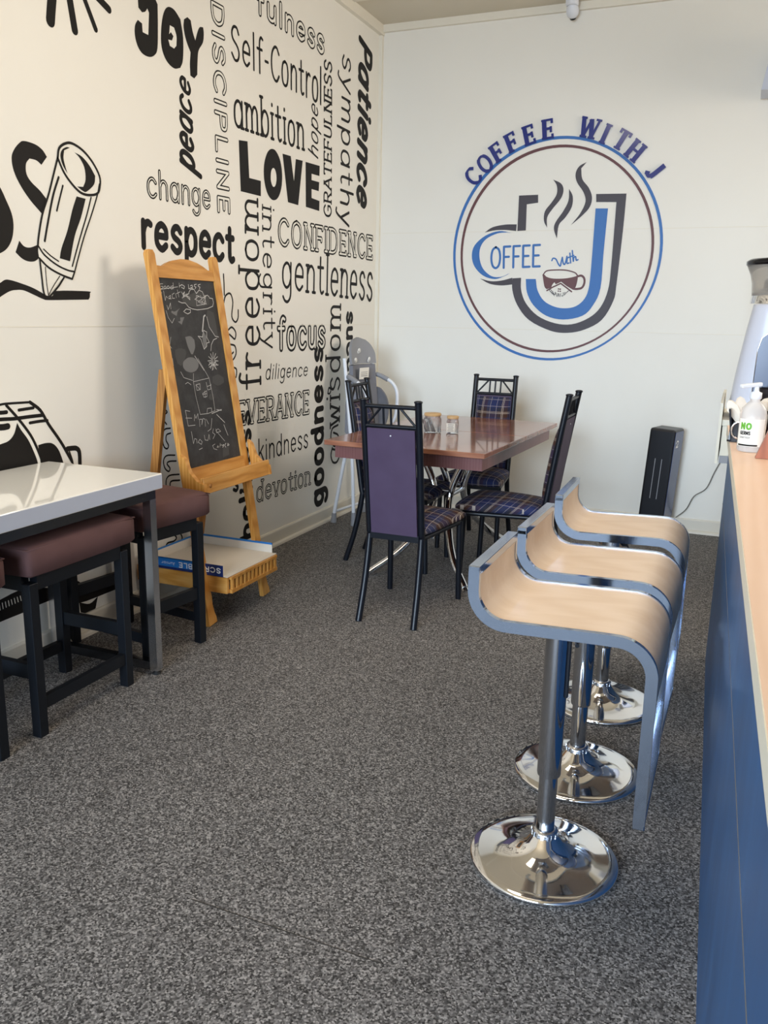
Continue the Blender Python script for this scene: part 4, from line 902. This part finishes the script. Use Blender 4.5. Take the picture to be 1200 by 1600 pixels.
# ------------------------------------------------------------------ chalkboard easel
E = thing('chalkboard_easel', 'honey pine standing easel with a chalkboard against the mural wall', 'easel', (-2.09, 3.286, 0))
tilt = math.asin(.158)
EF = Matrix.Rotation(-tilt, 4, 'Y')           # local frame of the leaning front: x out of the board, y along the wall, z up the legs
def epart(b, name, m, parent=E): return b.build(name, m, parent, M=EF)
for s in (-1, 1):
    b = MB(); y = s*.236
    prof = [(-.022, 1.638), (-.012, 1.650), (.012, 1.650), (.022, 1.638), (.022, .10), (.034, .05), (.034, .012), (-.034, 0.008), (-.034, .012), (-.02, .10)]
    prof = [(-.024, 1.632), (-.014, 1.648), (.014, 1.648), (.024, 1.632), (.024, .12), (.02, .09), (.026, .05), (.034, .03), (.034, .006), (-.028, .0), (-.024, .12)]
    b.prism(prof, -.011, .012, lambda a, c, d, y=y, s=s: (d, y+a, c)); epart(b, 'front_leg', M_PINE)
    b = MB(); b.prism([(.022, .60), (.118, .60), (.118, .645), (.085, .66), (.055, .70), (.040, .76), (.022, .78)], y-.012+s*.036, y+.012+s*.036, lambda a, c, d: (a, d, c)); epart(b, 'tray_bracket', M_PINE)
b = MB(); top = [(-.21, 1.535), (.21, 1.535), (.21, 1.585), (.17, 1.583), (.13, 1.600), (.09, 1.612), (.03, 1.622), (-.03, 1.622), (-.09, 1.612), (-.13, 1.600), (-.17, 1.583), (-.21, 1.585)]
b.prism(top, -.010, .010, lambda a, c, d: (d, a, c)); epart(b, 'head_rail', M_PINEY)
b = MB(); b.box((-.002, 0, 1.120), (.008, .424, .832)); bd = epart(b, 'chalkboard', M_BOARD); bd['label'] = 'black slate board with chalk drawings'
b = MB()
fboard = lambda y, z, h: (.002+h, y, z)
bw = {'g': (M_CHALKG, .0004), 'h': (M_CHALKH, .0004)}
for k, (name, col, pts) in enumerate(CHALK_POLYGONS): b.use(bw[col][0]); filled(b, pts, fboard, .0003+.00002*k)
b.use(M_CHALK)
for name, col, w, sm, pts in CHALK_STROKES: ribbon(b, pts, w*1.05, fboard, .0008, 4e-6)
b.build('chalk_marks', None, bd, M=EF)
b = MB(); b.box((.009, 0, .655), (.018, .43, .11)); b.box((.056, 0, .606), (.112, .472, .012)); b.box((.108, 0, .636), (.018, .556, .072), bev=.003); epart(b, 'chalk_tray', M_PINEY)
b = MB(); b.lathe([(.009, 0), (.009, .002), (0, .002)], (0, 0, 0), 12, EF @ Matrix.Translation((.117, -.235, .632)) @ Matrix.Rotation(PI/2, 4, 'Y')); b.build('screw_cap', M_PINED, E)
for s in (-1, 1):
    b = MB(); y = s*.205; p0 = Vector((-.226, y, 1.13)); p1 = Vector((-.398, y, 0.012)); d = p1-p0
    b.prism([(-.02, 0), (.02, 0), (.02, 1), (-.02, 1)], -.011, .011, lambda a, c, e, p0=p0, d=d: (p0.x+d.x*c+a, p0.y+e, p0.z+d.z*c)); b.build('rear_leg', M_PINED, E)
# low basket tray between the legs
BK = []
b = MB(); b.box((-.185, 0, .158), (.40, .40, .010)); b.build('basket_base', M_PINEY, E)
for s in (-1, 1): b = MB(); b.box((-.165, s*.212, .190), (.49, .018, .075), bev=.002); b.build('basket_side', M_PINEX, E)
b = MB(); b.box((.085, 0, .222), (.018, .405, .012)); b.box((.085, 0, .160), (.018, .405, .016))
for i in range(12): b.box((.085, -.187+i*.034, .190), (.013, .015, .052))
b.build('basket_front', M_PINE, E)
b = MB(); b.box((-.395, 0, .19), (.016, .405, .072)); b.build('basket_back', M_PINEY, E)

# upturned game box lid lying in the basket
G = thing('game_box_lid', 'shallow blue game box lid lying upturned across the easel basket', 'box', (-2.245, 3.283, .2295), R(0))
b = MB(); gx, gy, gh = .43, .435, .052
b.box((0, 0, .002), (gx, gy, .003)); 
b.box((-gx/2+.002, 0, gh/2), (.003, gy-.006, gh))
for s in (-1, 1): b.box((0, s*(gy/2-.002), gh/2), (gx, .003, gh))
b.box((gx/2+.012, 0, .001), (.024, gy, .002))
gb = b.build('tray_card', M_BOXIN, G); 
b = MB(); b.use(M_BOXBLUE); b.box((-.075, -gy/2-.0005, gh/2+.006), (.28, .002, gh-.010)); b.use(M_BOXNAVY); b.box((.14, -gy/2-.0005, gh/2), (.15, .002, gh)); b.box((-.075, -gy/2-.0004, .006), (.28, .002, .012))
b.use(M_BOXBLUE)
b.box((-gx/2-.0002, 0, gh-.009), (.003, gy, .018)); b.box((-gx/2+.0022, 0, gh-.003), (.0046, gy, .007)); b.box((0, gy/2-.0022, gh-.004), (gx, .0046, .009))
b.box((0, gy/2+.0002, gh-.009), (gx, .003, .018)); b.box((-.07, -gy/2, gh-.001), (.24, .003, .003))
pr = b.build('printed_wrap', None, gb)
onbox = lambda x, z, h: (x, -gy/2-.0016-h, z)
# the lid is upside down, so its lettering is too
b = MB(); word(b, ('SCRABBLE', .205, .040, -.02, .040, .026, .026, 14, 2.6, 'solid', 0, 0), onbox, M_PAPER, M_PAPER, .0003); b.build('lettering', None, pr)
b = MB(); word(b, ('unior', -.05, .034, -.115, .034, .010, .010, 10, 1.8, 'solid', 0, 0), onbox, M_PAPER, M_PAPER, .0003)
word(b, ('J', -.040, .034, -.049, .034, .014, .014, 14, 2, 'solid', 0, 0), onbox, M_PAPER, M_PAPER, .0003); b.build('lettering', None, pr)
b = MB(); b.use(M_YELLOW)
for cx, cz, r in ((-.195, .028, .012), (-.165, .030, .009), (-.142, .034, .006)): ribbon(b, [(cx+r*math.cos(t*PI/4), cz+r*math.sin(t*PI/4)) for t in range(9)], .006, onbox, .0002)
b.build('yellow_print', None, pr)

# ------------------------------------------------------------------ chrome bar stools with bent beech seats
def make_bar_stool(label):
    t = thing('bar_stool', label, 'bar stool', group='chrome bar stools along the counter')
    prof = [(-.205, .812), (-.205, .79)] + arc((-.127, .766), .078, 180, 268, 12) + [(-.10, .6885), (-.05, .690), (0, .6915), (.05, .693), (.09, .6942)] + arc((.125, .617), .0775, 89, 4, 12) + [(.2025, .58), (.203, .54)]
    fr = prof + [(.203, .42), (.204, .268)]
    seat = [(-.203, .806)] + prof[1:]
    f = lambda a, c, d: (a, d, c)
    b = MB(); b.strip(seat, .021, -.165, .165, f); b.build('seat_shell', M_BEECH, t)
    b = MB()
    for s in (-1, 1): b.strip(fr, .026, s*.165-.0 if s > 0 else -.179, .179 if s > 0 else -.165, f)
    b.box((-.205, 0, .812), (.027, .358, .022), bev=.002); b.box((.204, 0, .266), (.027, .358, .02), bev=.002)
    b.build('seat_frame', M_FRAMECHROME, t)
    b = MB(); b.box((-.02, 0, .676), (.16, .16, .012)); b.lathe([(.05, .63), (.05, .67)], (-.035, 0, 0), 20); b.build('seat_plate', M_CHROME2, t)
    b = MB(); b.lathe([(.029, .245), (.030, .25), (.030, .66)], (-.035, 0, 0), 28); b.build('column', M_COLCHROME, t)
    b = MB(); b.lathe([(.0235, .075), (.0235, .26)], (-.035, 0, 0), 28); b.build('piston', M_COLCHROME, t)
    b = MB(); b.box((-.004, -.008, .545), (.008, .012, .16), bev=.002); b.tube([(-.01, -.01, .63), (.02, -.06, .645), (.03, -.12, .648)], .005, 8); b.build('lever', M_BLACK, t)
    b = MB(); b.lathe([(.0235, .070), (.032, .072), (.034, .080), (.032, .090), (.0235, .092)], (-.035, 0, 0), 28)
    for i in range(16):
        a = 2*PI*i/16; b.box((-.035+.0335*math.cos(a), .0335*math.sin(a), .081), (.003, .005, .012), rot=(0, 0, a))
    b.build('collar', M_CHROME2, t)
    b = MB(); b.lathe([(.186, .0), (.192, .004), (.192, .010), (.186, .014), (.165, .0165), (.135, .020), (.105, .026), (.08, .034), (.06, .045), (.046, .058), (.036, .072), (.03, .078)], (-.035, 0, 0), 64); b.build('base', M_CHROME, t)
    b = MB(); b.lathe([(.188, -.001), (.188, .003)], (-.035, 0, 0), 48); b.build('floor_ring', M_RUBBER, t)
    return t
BS = [(-.310, 1.978, .001, 0, 'chrome bar stool with bent beech seat nearest the camera'), (-.312, 2.458, -.016, R(-1), 'chrome bar stool with bent beech seat, middle of the three at the counter'), (-.318, 2.99, -.022, R(1), 'chrome bar stool with bent beech seat farthest from the camera')]
bs0 = make_bar_stool(BS[0][4])
for i, (x, y, dz, a, lab) in enumerate(BS):
    o = bs0 if i == 0 else copy_tree(bs0)
    o.location = (x, y, .001); o.rotation_euler.z = a; o['label'] = lab
    for c in o.children:          # the gas lift of each stool is set a little differently
        if c.name.split('.')[0] in ('seat_shell', 'seat_frame', 'seat_plate', 'lever', 'column'): c.location.z = dz

# ------------------------------------------------------------------ counter
K = thing('service_counter', 'blue fronted service counter with a pale wood worktop at right', 'counter', (0, 0, 0))
cx = lambda y: .054-.032*(y-1.57)
y0, y1 = .35, 3.62
b = MB(); b.prism([(cx(y0), y0), (cx(y1), y1), (cx(y1)+.60, y1), (cx(y0)+.65, y0)], 0.0, .938, lambda a, c, d: (a, c, d)); b.build('front_panel', M_BLUE, K)
b = MB(); b.prism([(cx(y0)-.0008, y0), (cx(y1)-.0008, y1), (cx(y1)+.002, y1), (cx(y0)+.002, y0)], .663, .6655, lambda a, c, d: (a, c, d)); b.build('panel_joint', M_CABLE, K)
b = MB(); b.prism([(cx(y0)-.014, y0), (cx(y1)-.014, y1+.01), (cx(y1)+.62, y1+.01), (cx(y0)+.67, y0)], .941, .98, lambda a, c, d: (a, c, d)); b.build('worktop', M_COUNTER, K)
b = MB(); b.prism([(cx(y0)-.0155, y0), (cx(y1)-.0155, y1+.01), (cx(y1)-.0138, y1+.01), (cx(y0)-.0138, y0)], .942, .978, lambda a, c, d: (a, c, d)); b.build('edge_strip', M_BENCH, K)

# hand sanitiser bottle
S = thing('sanitiser_bottle', 'clear pump bottle of hand sanitiser with a white label on the counter', 'bottle', (.052, 2.92, .981), R(8))
b = MB(); b.lathe([(.036, 0), (.040, .006), (.040, .115), (.036, .135), (.022, .152), (.015, .158), (.015, .168)], n=28); b.build('bottle_body', M_GEL, S)
b = MB()
n = 14; v = []; f_ = []
for i in range(n+1):
    a = R(-168+ (128*i/n)); v += [(.0406*math.cos(a), .0406*math.sin(a), .018), (.0406*math.cos(a), .0406*math.sin(a), .104)]
for i in range(n): f_.append([2*i, 2*i+2, 2*i+3, 2*i+1])
b._add(v, f_, True); lb = b.build('label', M_PAPER, S)
def onbottle(x, z, h):
    a = R(-90)+x/.041; return ((.0409+h)*math.cos(a), (.0409+h)*math.sin(a), z)
b = MB()
word(b, ('NO', -.043, .070, -.008, .070, .023, .023, 14, 3.6, 'solid', 0, 0), onbottle, M_GREEN, M_GREEN, .0003)
word(b, ('GERMS', -.044, .054, -.010, .054, .012, .012, 14, 2.8, 'solid', 0, 0), onbottle, M_INK, M_INK, .0003)
word(b, ('SANITISER', -.044, .043, -.010, .043, .006, .006, 14, 2.2, 'solid', 0, 0), onbottle, M_INKG, M_INKG, .0003)
for i in range(8): ribbon(b.use(M_INK), [(-.046+.0075*i, .022), (-.040+.0075*i, .022)], .005, onbottle, .0003)
b.build('print', None, lb)
b = MB(); b.lathe([(.017, .165), (.018, .168), (.018, .184), (.010, .187), (.008, .19), (.0065, .205)], n=20); b.box((-.018, -.008, .207), (.07, .016, .012), rot=(0, R(-6), R(24)), bev=.003); b.build('pump', M_WHITEPL, S)
# wooden stand
o = MB().prism([(.0, .0), (.075, .0), (.075, .135), (.045, .135)], -.012, .14, lambda a, z, d: (a, -d*.25+0, z)) .build('menu_stand', M_REDWOOD)
o.location = (.067, 2.80, .981); tag(o, 'slanted reddish wooden menu stand at the right edge of the counter', 'stand')
# napkin caddy
N = thing('napkin_caddy', 'black caddy stuffed with napkins at the far end of the counter', 'napkin holder', (.045, 3.17, .981))
b = MB()
b.box((0, 0, .004), (.13, .12, .006)); b.box((-.058, 0, .058), (.006, .12, .108), rot=(0, R(-8), 0)); b.box((0, .058, .055), (.12, .006, .10)); b.box((.058, 0, .055), (.006, .12, .10)); b.box((0, -.058, .036), (.10, .005, .064)); b.box((.03, -.058, .10), (.10, .006, .012), rot=(0, R(-14), 0))
b.build('caddy_body', M_GLOSSBLK, N)
b = MB(); b.tube([(-.030+.024*math.cos(t*PI/10), -.066, .042+.028*math.sin(t*PI/10)) for t in range(20)], .0035, 8, closed=True); b.build('ring_handle', M_CHROME, N)
def leaf(pts, th=.003): return MB().prism(pts, -th/2, th/2, lambda a, z, d: (a, d, z))
rg = random.Random(8)
for i, (x, y, z, a, sc) in enumerate([(-.048, -.02, .080, -.55, .8), (-.030, -.01, .085, -.12, .85), (-.006, .02, .065, .2, .8), (.022, -.03, .080, .5, .8), (.034, .03, .080, .3, .9), (.060, .0, .080, .1, .9)]):
    b = MB(); q = [(-.012, -.06), (.012, -.06), (.022, 0), (.024, .025), (.012, .052), (0, .06), (-.012, .052), (-.024, .025), (-.02, 0)]
    for k in range(3): b.prism([(u*sc, w*sc) for u, w in q], .003*k*2-.003, .003*k*2, lambda u, w, d: (u, d+.02*(u*u/.0006)*.08, w))
    o = b.build('napkin', M_NAPKIN); o.location = (.045+x, 3.17+y, .981+z+.015); o.rotation_euler = (.1, a, rg.uniform(-.3, .3))
    tag(o, 'folded white napkin sticking out of the black caddy', 'napkin', 'napkins in the black caddy')

# service bench beyond the counter and the coffee grinder on it
Bn = thing('service_bench', 'cream side bench beyond the counter carrying the coffee grinder', 'bench', (0, 0, 0))
b = MB(); b.box((.54, 4.83, .892), (1.20, .62, .03), bev=.002); b.build('bench_top', M_BENCH, Bn)
b = MB(); b.box((.54, 4.83, .802), (1.19, .61, .149)); b.build('bench_box', M_BENCH, Bn)
b = MB(); b.box((.54, 4.83, .708), (1.19, .61, .037)); b.build('under_rail', M_GREYPL, Bn)
b = MB(); b.prism([(4.50, .69), (5.16, .69), (5.16, 1.01), (4.64, 1.01), (4.53, 1.0), (4.50, .99)], -.074, -.061, lambda y, z, d: (d, y, z)); b.build('end_panel', M_BENCH, Bn)
for x in (.35, 1.05):
    for y in (4.6, 5.08): b = MB(); b.box((x, y, .347), (.04, .04, .694)); b.build('leg', M_MATBLK, Bn)
Gr = thing('coffee_grinder', 'tall white coffee grinder with a smoked bean hopper behind the counter', 'coffee grinder', (.16, 4.76, .908))
def gsec(z): # half width and depth of the body, tapering upwards
    t = min(max((z-.02)/.54, 0), 1); return .203-.068*t+.006*math.sin(PI*t), .17-.03*t
b = MB(); v = []; f = []; n = 24; zs = [.03+.022*i for i in range(25)]
for z in zs:
    hw, hd = gsec(z)
    for i in range(n):
        a = 2*PI*i/n; ca, sa = math.cos(a), math.sin(a); e = .55
        v.append((hw*math.copysign(abs(ca)**e, ca), hd*math.copysign(abs(sa)**e, sa), z))
for j in range(len(zs)-1):
    for i in range(n): f.append([j*n+i, j*n+(i+1) % n, (j+1)*n+(i+1) % n, (j+1)*n+i])
f.append(list(range(n))[::-1]); f.append([(len(zs)-1)*n+i for i in range(n)])
b._add(v, f, True); b.build('body', M_GRINDER, Gr)
b = MB(); b.box((0, 0, .018), (.37, .30, .036), bev=.006); b.build('foot', M_MATBLK, Gr)
pan = [(-.10, .06), (.10, .06), (.095, .34), (.08, .40), (.05, .425), (-.05, .425), (-.08, .40), (-.095, .34)]
b = MB(); b.prism(pan, .1785, .1705, lambda a, z, d: (a, -d+.03*(z-.05), z)); b.build('front_panel', M_NAVYPANEL, Gr)
b = MB(); b.tube([(a, -.179+.03*(z-.05), z) for a, z in pan], .003, 8, closed=True); b.build('panel_rim', M_CHROME, Gr)
b = MB(); b.box((-.012, -.235, .30), (.040, .05, .05), bev=.008); b.tube([(-.014, -.235, .29), (-.02, -.235, .13)], .014, 12); b.box((-.02, -.235, .12), (.10, .10, .10), bev=.01); b.build('spout', M_GLOSSBLK, Gr)
b = MB(); b.lathe([(.155, .562), (.150, .60), (.135, .632), (.120, .634)], n=32); b.build('collar', M_CHROME, Gr)
b = MB(); b.lathe([(.150, .60), (.155, .66), (.165, .70), (.185, .745), (.178, .745), (.158, .70), (.148, .66), (.143, .60)], n=32); b.build('hopper', M_SMOKE, Gr)
b = MB(); b.lathe([(.10, .632), (.098, .67), (.07, .71), (.02, .735), (0, .736)], n=24); b.build('bean_dome', M_MATBLK, Gr)
b = MB(); b.lathe([(.186, .745), (.190, .748), (.190, .765), (.175, .775), (0, .778)], n=32); b.build('hopper_lid', M_GLOSSBLK, Gr)

# ------------------------------------------------------------------ black tower by the back wall and its cable
Tw = thing('tower_heater', 'tall glossy black tower unit standing against the back wall', 'appliance', (-.428, 5.70, 0), R(20))
Tw.rotation_euler = (R(-1.0), R(2.6), R(-13))
b = MB(); b.box((0, 0, .362), (.162, .20, .70), bev=.016); b.build('body', M_MATBLK, Tw)
b = MB(); b.box((.081, 0, .362), (.003, .17, .67)); sd = b.build('side_cover', M_BLUEREFL, Tw)
b = MB()
ond = lambda y, z, h: (.0828+h, y, z)
ribbon(b, [(-.055, .625), (-.035, .640), (-.010, .635), (-.02, .615), (-.05, .60), (-.01, .600)], .009, ond, .0005); b.build('mark', M_CLOUD, sd)
b = MB()
for x in (-.02, .022): b.box((x, -.1008, .39), (.004, .002, .26))
b.build('grip_line', M_GREYPL, Tw)
b = MB(); b.box((0, 0, .006), (.14, .19, .012)); b.build('foot', M_RUBBER, Tw)
b = MB(); cp = [(-.30, 5.842, .10), (-.24, 5.856, .16), (-.20, 5.86, .25), (-.13, 5.862, .31), (-.09, 5.862, .42), (-.05, 5.862, .52), (-.02, 5.862, .60), (.05, 5.862, .66)]
b.tube([tuple(v) for v in catmull(cp, 6)], .0035, 8); tag(b.build('power_cable', M_CABLE), 'thin grey power cable hanging along the back wall', 'cable')

# ------------------------------------------------------------------ folded high chair in the corner
H = thing('high_chair', 'folded grey and white high chair standing in the corner', 'high chair', (-2.345, 5.235, 0), R(-98))
# local: x across the seat, y forwards (into the room), z up
def shell(b, w0, w1, z0, z1, y0, y1, th, top_round):
    v = []; n = 10
    for j in range(n+1):
        t = j/n; z = z0+(z1-z0)*t; w = w0+(w1-w0)*t
        if top_round: w = w0*math.sqrt(max(0.0, 1-((t-.25)/.75)**2)) if t > .25 else w0
        for x in (-w, -w*.5, 0, w*.5, w): v.append((x, y0+(y1-y0)*t-.0+.03*(x/w0)**2, z))
    fs = []
    for j in range(n):
        for i in range(4): fs.append([j*5+i, j*5+i+1, (j+1)*5+i+1, (j+1)*5+i])
    k = len(v); v2 = [(x, y-th, z) for x, y, z in v]
    b._add(v, fs, True); b._add(v2, fs, True)
    for edge in ([j*5 for j in range(n+1)], [j*5+4 for j in range(n+1)], list(range(5))):
        q = [v[i] for i in edge] + [v2[i] for i in edge]; m = len(edge); b._add(q, [[i, i+1, m+i+1, m+i] for i in range(m-1)])
b = MB(); shell(b, .150, .05, 1.06, 1.232, .0, -.02, .02, True); hd = b.build('headrest', M_GREYPL, H)
for x, z in ((0.01, 1.145), (-.09, 1.085), (.075, 1.085)):
    b = MB(); b.lathe([(.018, 0), (.018, .0012), (0, .0012)], (0, 0, 0), 10, Matrix.Translation((x, .0035+.03*(x/.15)**2-.02*(z-1.06)/.172, z)) @ Matrix.Rotation(-PI/2, 4, 'X'))
    b.lathe([(.012, 0), (.012, .0012), (0, .0012)], (0, 0, 0), 8, Matrix.Translation((x+.012, .0035+.03*(x/.15)**2-.02*(z-1.06)/.172, z-.008)) @ Matrix.Rotation(-PI/2, 4, 'X'))
    b.build('cloud_print', M_CLOUD, hd)
b = MB(); shell(b, .16, .14, .62, 1.055, .03, .005, .03, False); b.build('backrest', M_GREYFAB, H)
b = MB(); b.box((0, .02, .55), (.30, .09, .20), bev=.03); b.build('folded_seat', M_GREYFAB, H)
b = MB(); b.box((.03, .047, 1.0), (.115, .002, .075), rot=(R(-3), 0, 0)); tg = b.build('care_label', M_PAPER, H)
b = MB()
for i in range(4): b.box((.03, .0485, 1.02-.012*i), (.08, .001, .003), rot=(R(-3), 0, 0))
b.build('print', M_INKG, tg)
for s in (-1, 1):
    b = MB(); b.tube([tuple(v) for v in catmull([(s*.168, -.02, 1.10), (s*.172, 0, .95), (s*.178, .03, .70), (s*.185, .06, .44), (s*.20, .085, .08)], 5)], .0125, 10); b.build('front_leg', M_WHITEPL, H)
    b = MB(); b.tube([tuple(v) for v in catmull([(s*.178, .05, .62), (s*.183, .0, .45), (s*.195, -.075, .06)], 5)], .0125, 10); b.build('rear_leg', M_WHITEPL, H)
    b = MB(); b.tube([(s*.195, -.074, .065), (s*.196, -.078, .0)], [.016, .022], 10); b.build('foot_cap', M_GREYPL, H)
    b = MB(); b.tube([(s*.20, .084, .09), (s*.201, .088, .0)], [.016, .022], 10); b.build('foot_cap', M_GREYPL, H)
    b = MB(); b.tube([tuple(v) for v in catmull([(s*.176, .015, .985), (s*.19, .07, .965), (s*.195, .14, .925), (s*.195, .175, .85), (s*.19, .165, .70), (s*.185, .11, .62)], 6)], .0115, 10); ar = b.build('armrest', M_WHITEPL, H)
    b = MB(); b.tube([(s*.176, .015, .985), (s*.185, .05, .974), (s*.193, .10, .950)], .0165, 10); b.build('grip', M_GREYPL, ar)
for s in (-1, 1):
    b = MB(); b.prism(smooth_poly([(.0, .90), (.06, .89), (.115, .82), (.125, .72), (.09, .62), (.03, .58), (-.01, .62)]), s*.165-.008, s*.165+.008, lambda a, z, d: (d, a, z)); b.build('side_guard', M_GREYFAB, H)
b = MB(); b.tube([(-.194, -.075, .075), (.194, -.075, .075)], .010, 8); b.build('cross_bar', M_WHITEPL, H)

# ------------------------------------------------------------------ camera dome and the unit at the top right
D = thing('security_camera', 'small white dome camera under the ceiling on the back wall', 'camera', (-1.198, 5.80, 3.275))
b = MB(); b.lathe([(.034, -.012), (.04, -.008), (.04, .02)], n=24); b.build('mount', M_WHITEPL, D)
b = MB(); v = Matrix.Rotation(R(35), 4, 'X') @ Matrix.Translation((0, 0, -.03)); b.lathe([(0, -.052), (.02, -.049), (.034, -.036), (.04, -.015), (.036, .012), (.02, .03)], n=24, M=v); b.build('dome', M_WHITEPL, D)
b = MB(); b.lathe([(0, -.0605), (.016, -.060), (.019, -.054), (.021, -.045)], n=20, M=v); b.build('lens', M_GLOSSBLK, D)
A = thing('wall_speaker', 'pale grey wall unit cut off by the upper right edge of the photo', 'speaker', (.055, 5.72, 2.66))
b = MB(); b.prism([(-.115, 0), (.10, 0), (.10, .30), (-.07, .30)], -.10, .12, lambda a, z, d: (a, d, z)); b.build('casing', M_WHITEEDGE, A)
b = MB(); b.box((.03, -.102, .15), (.10, .004, .22)); b.build('grille', M_GREYPL, A)
b = MB(); b.box((0, .14, .15), (.06, .038, .06)); b.build('bracket', M_GREYPL, A)
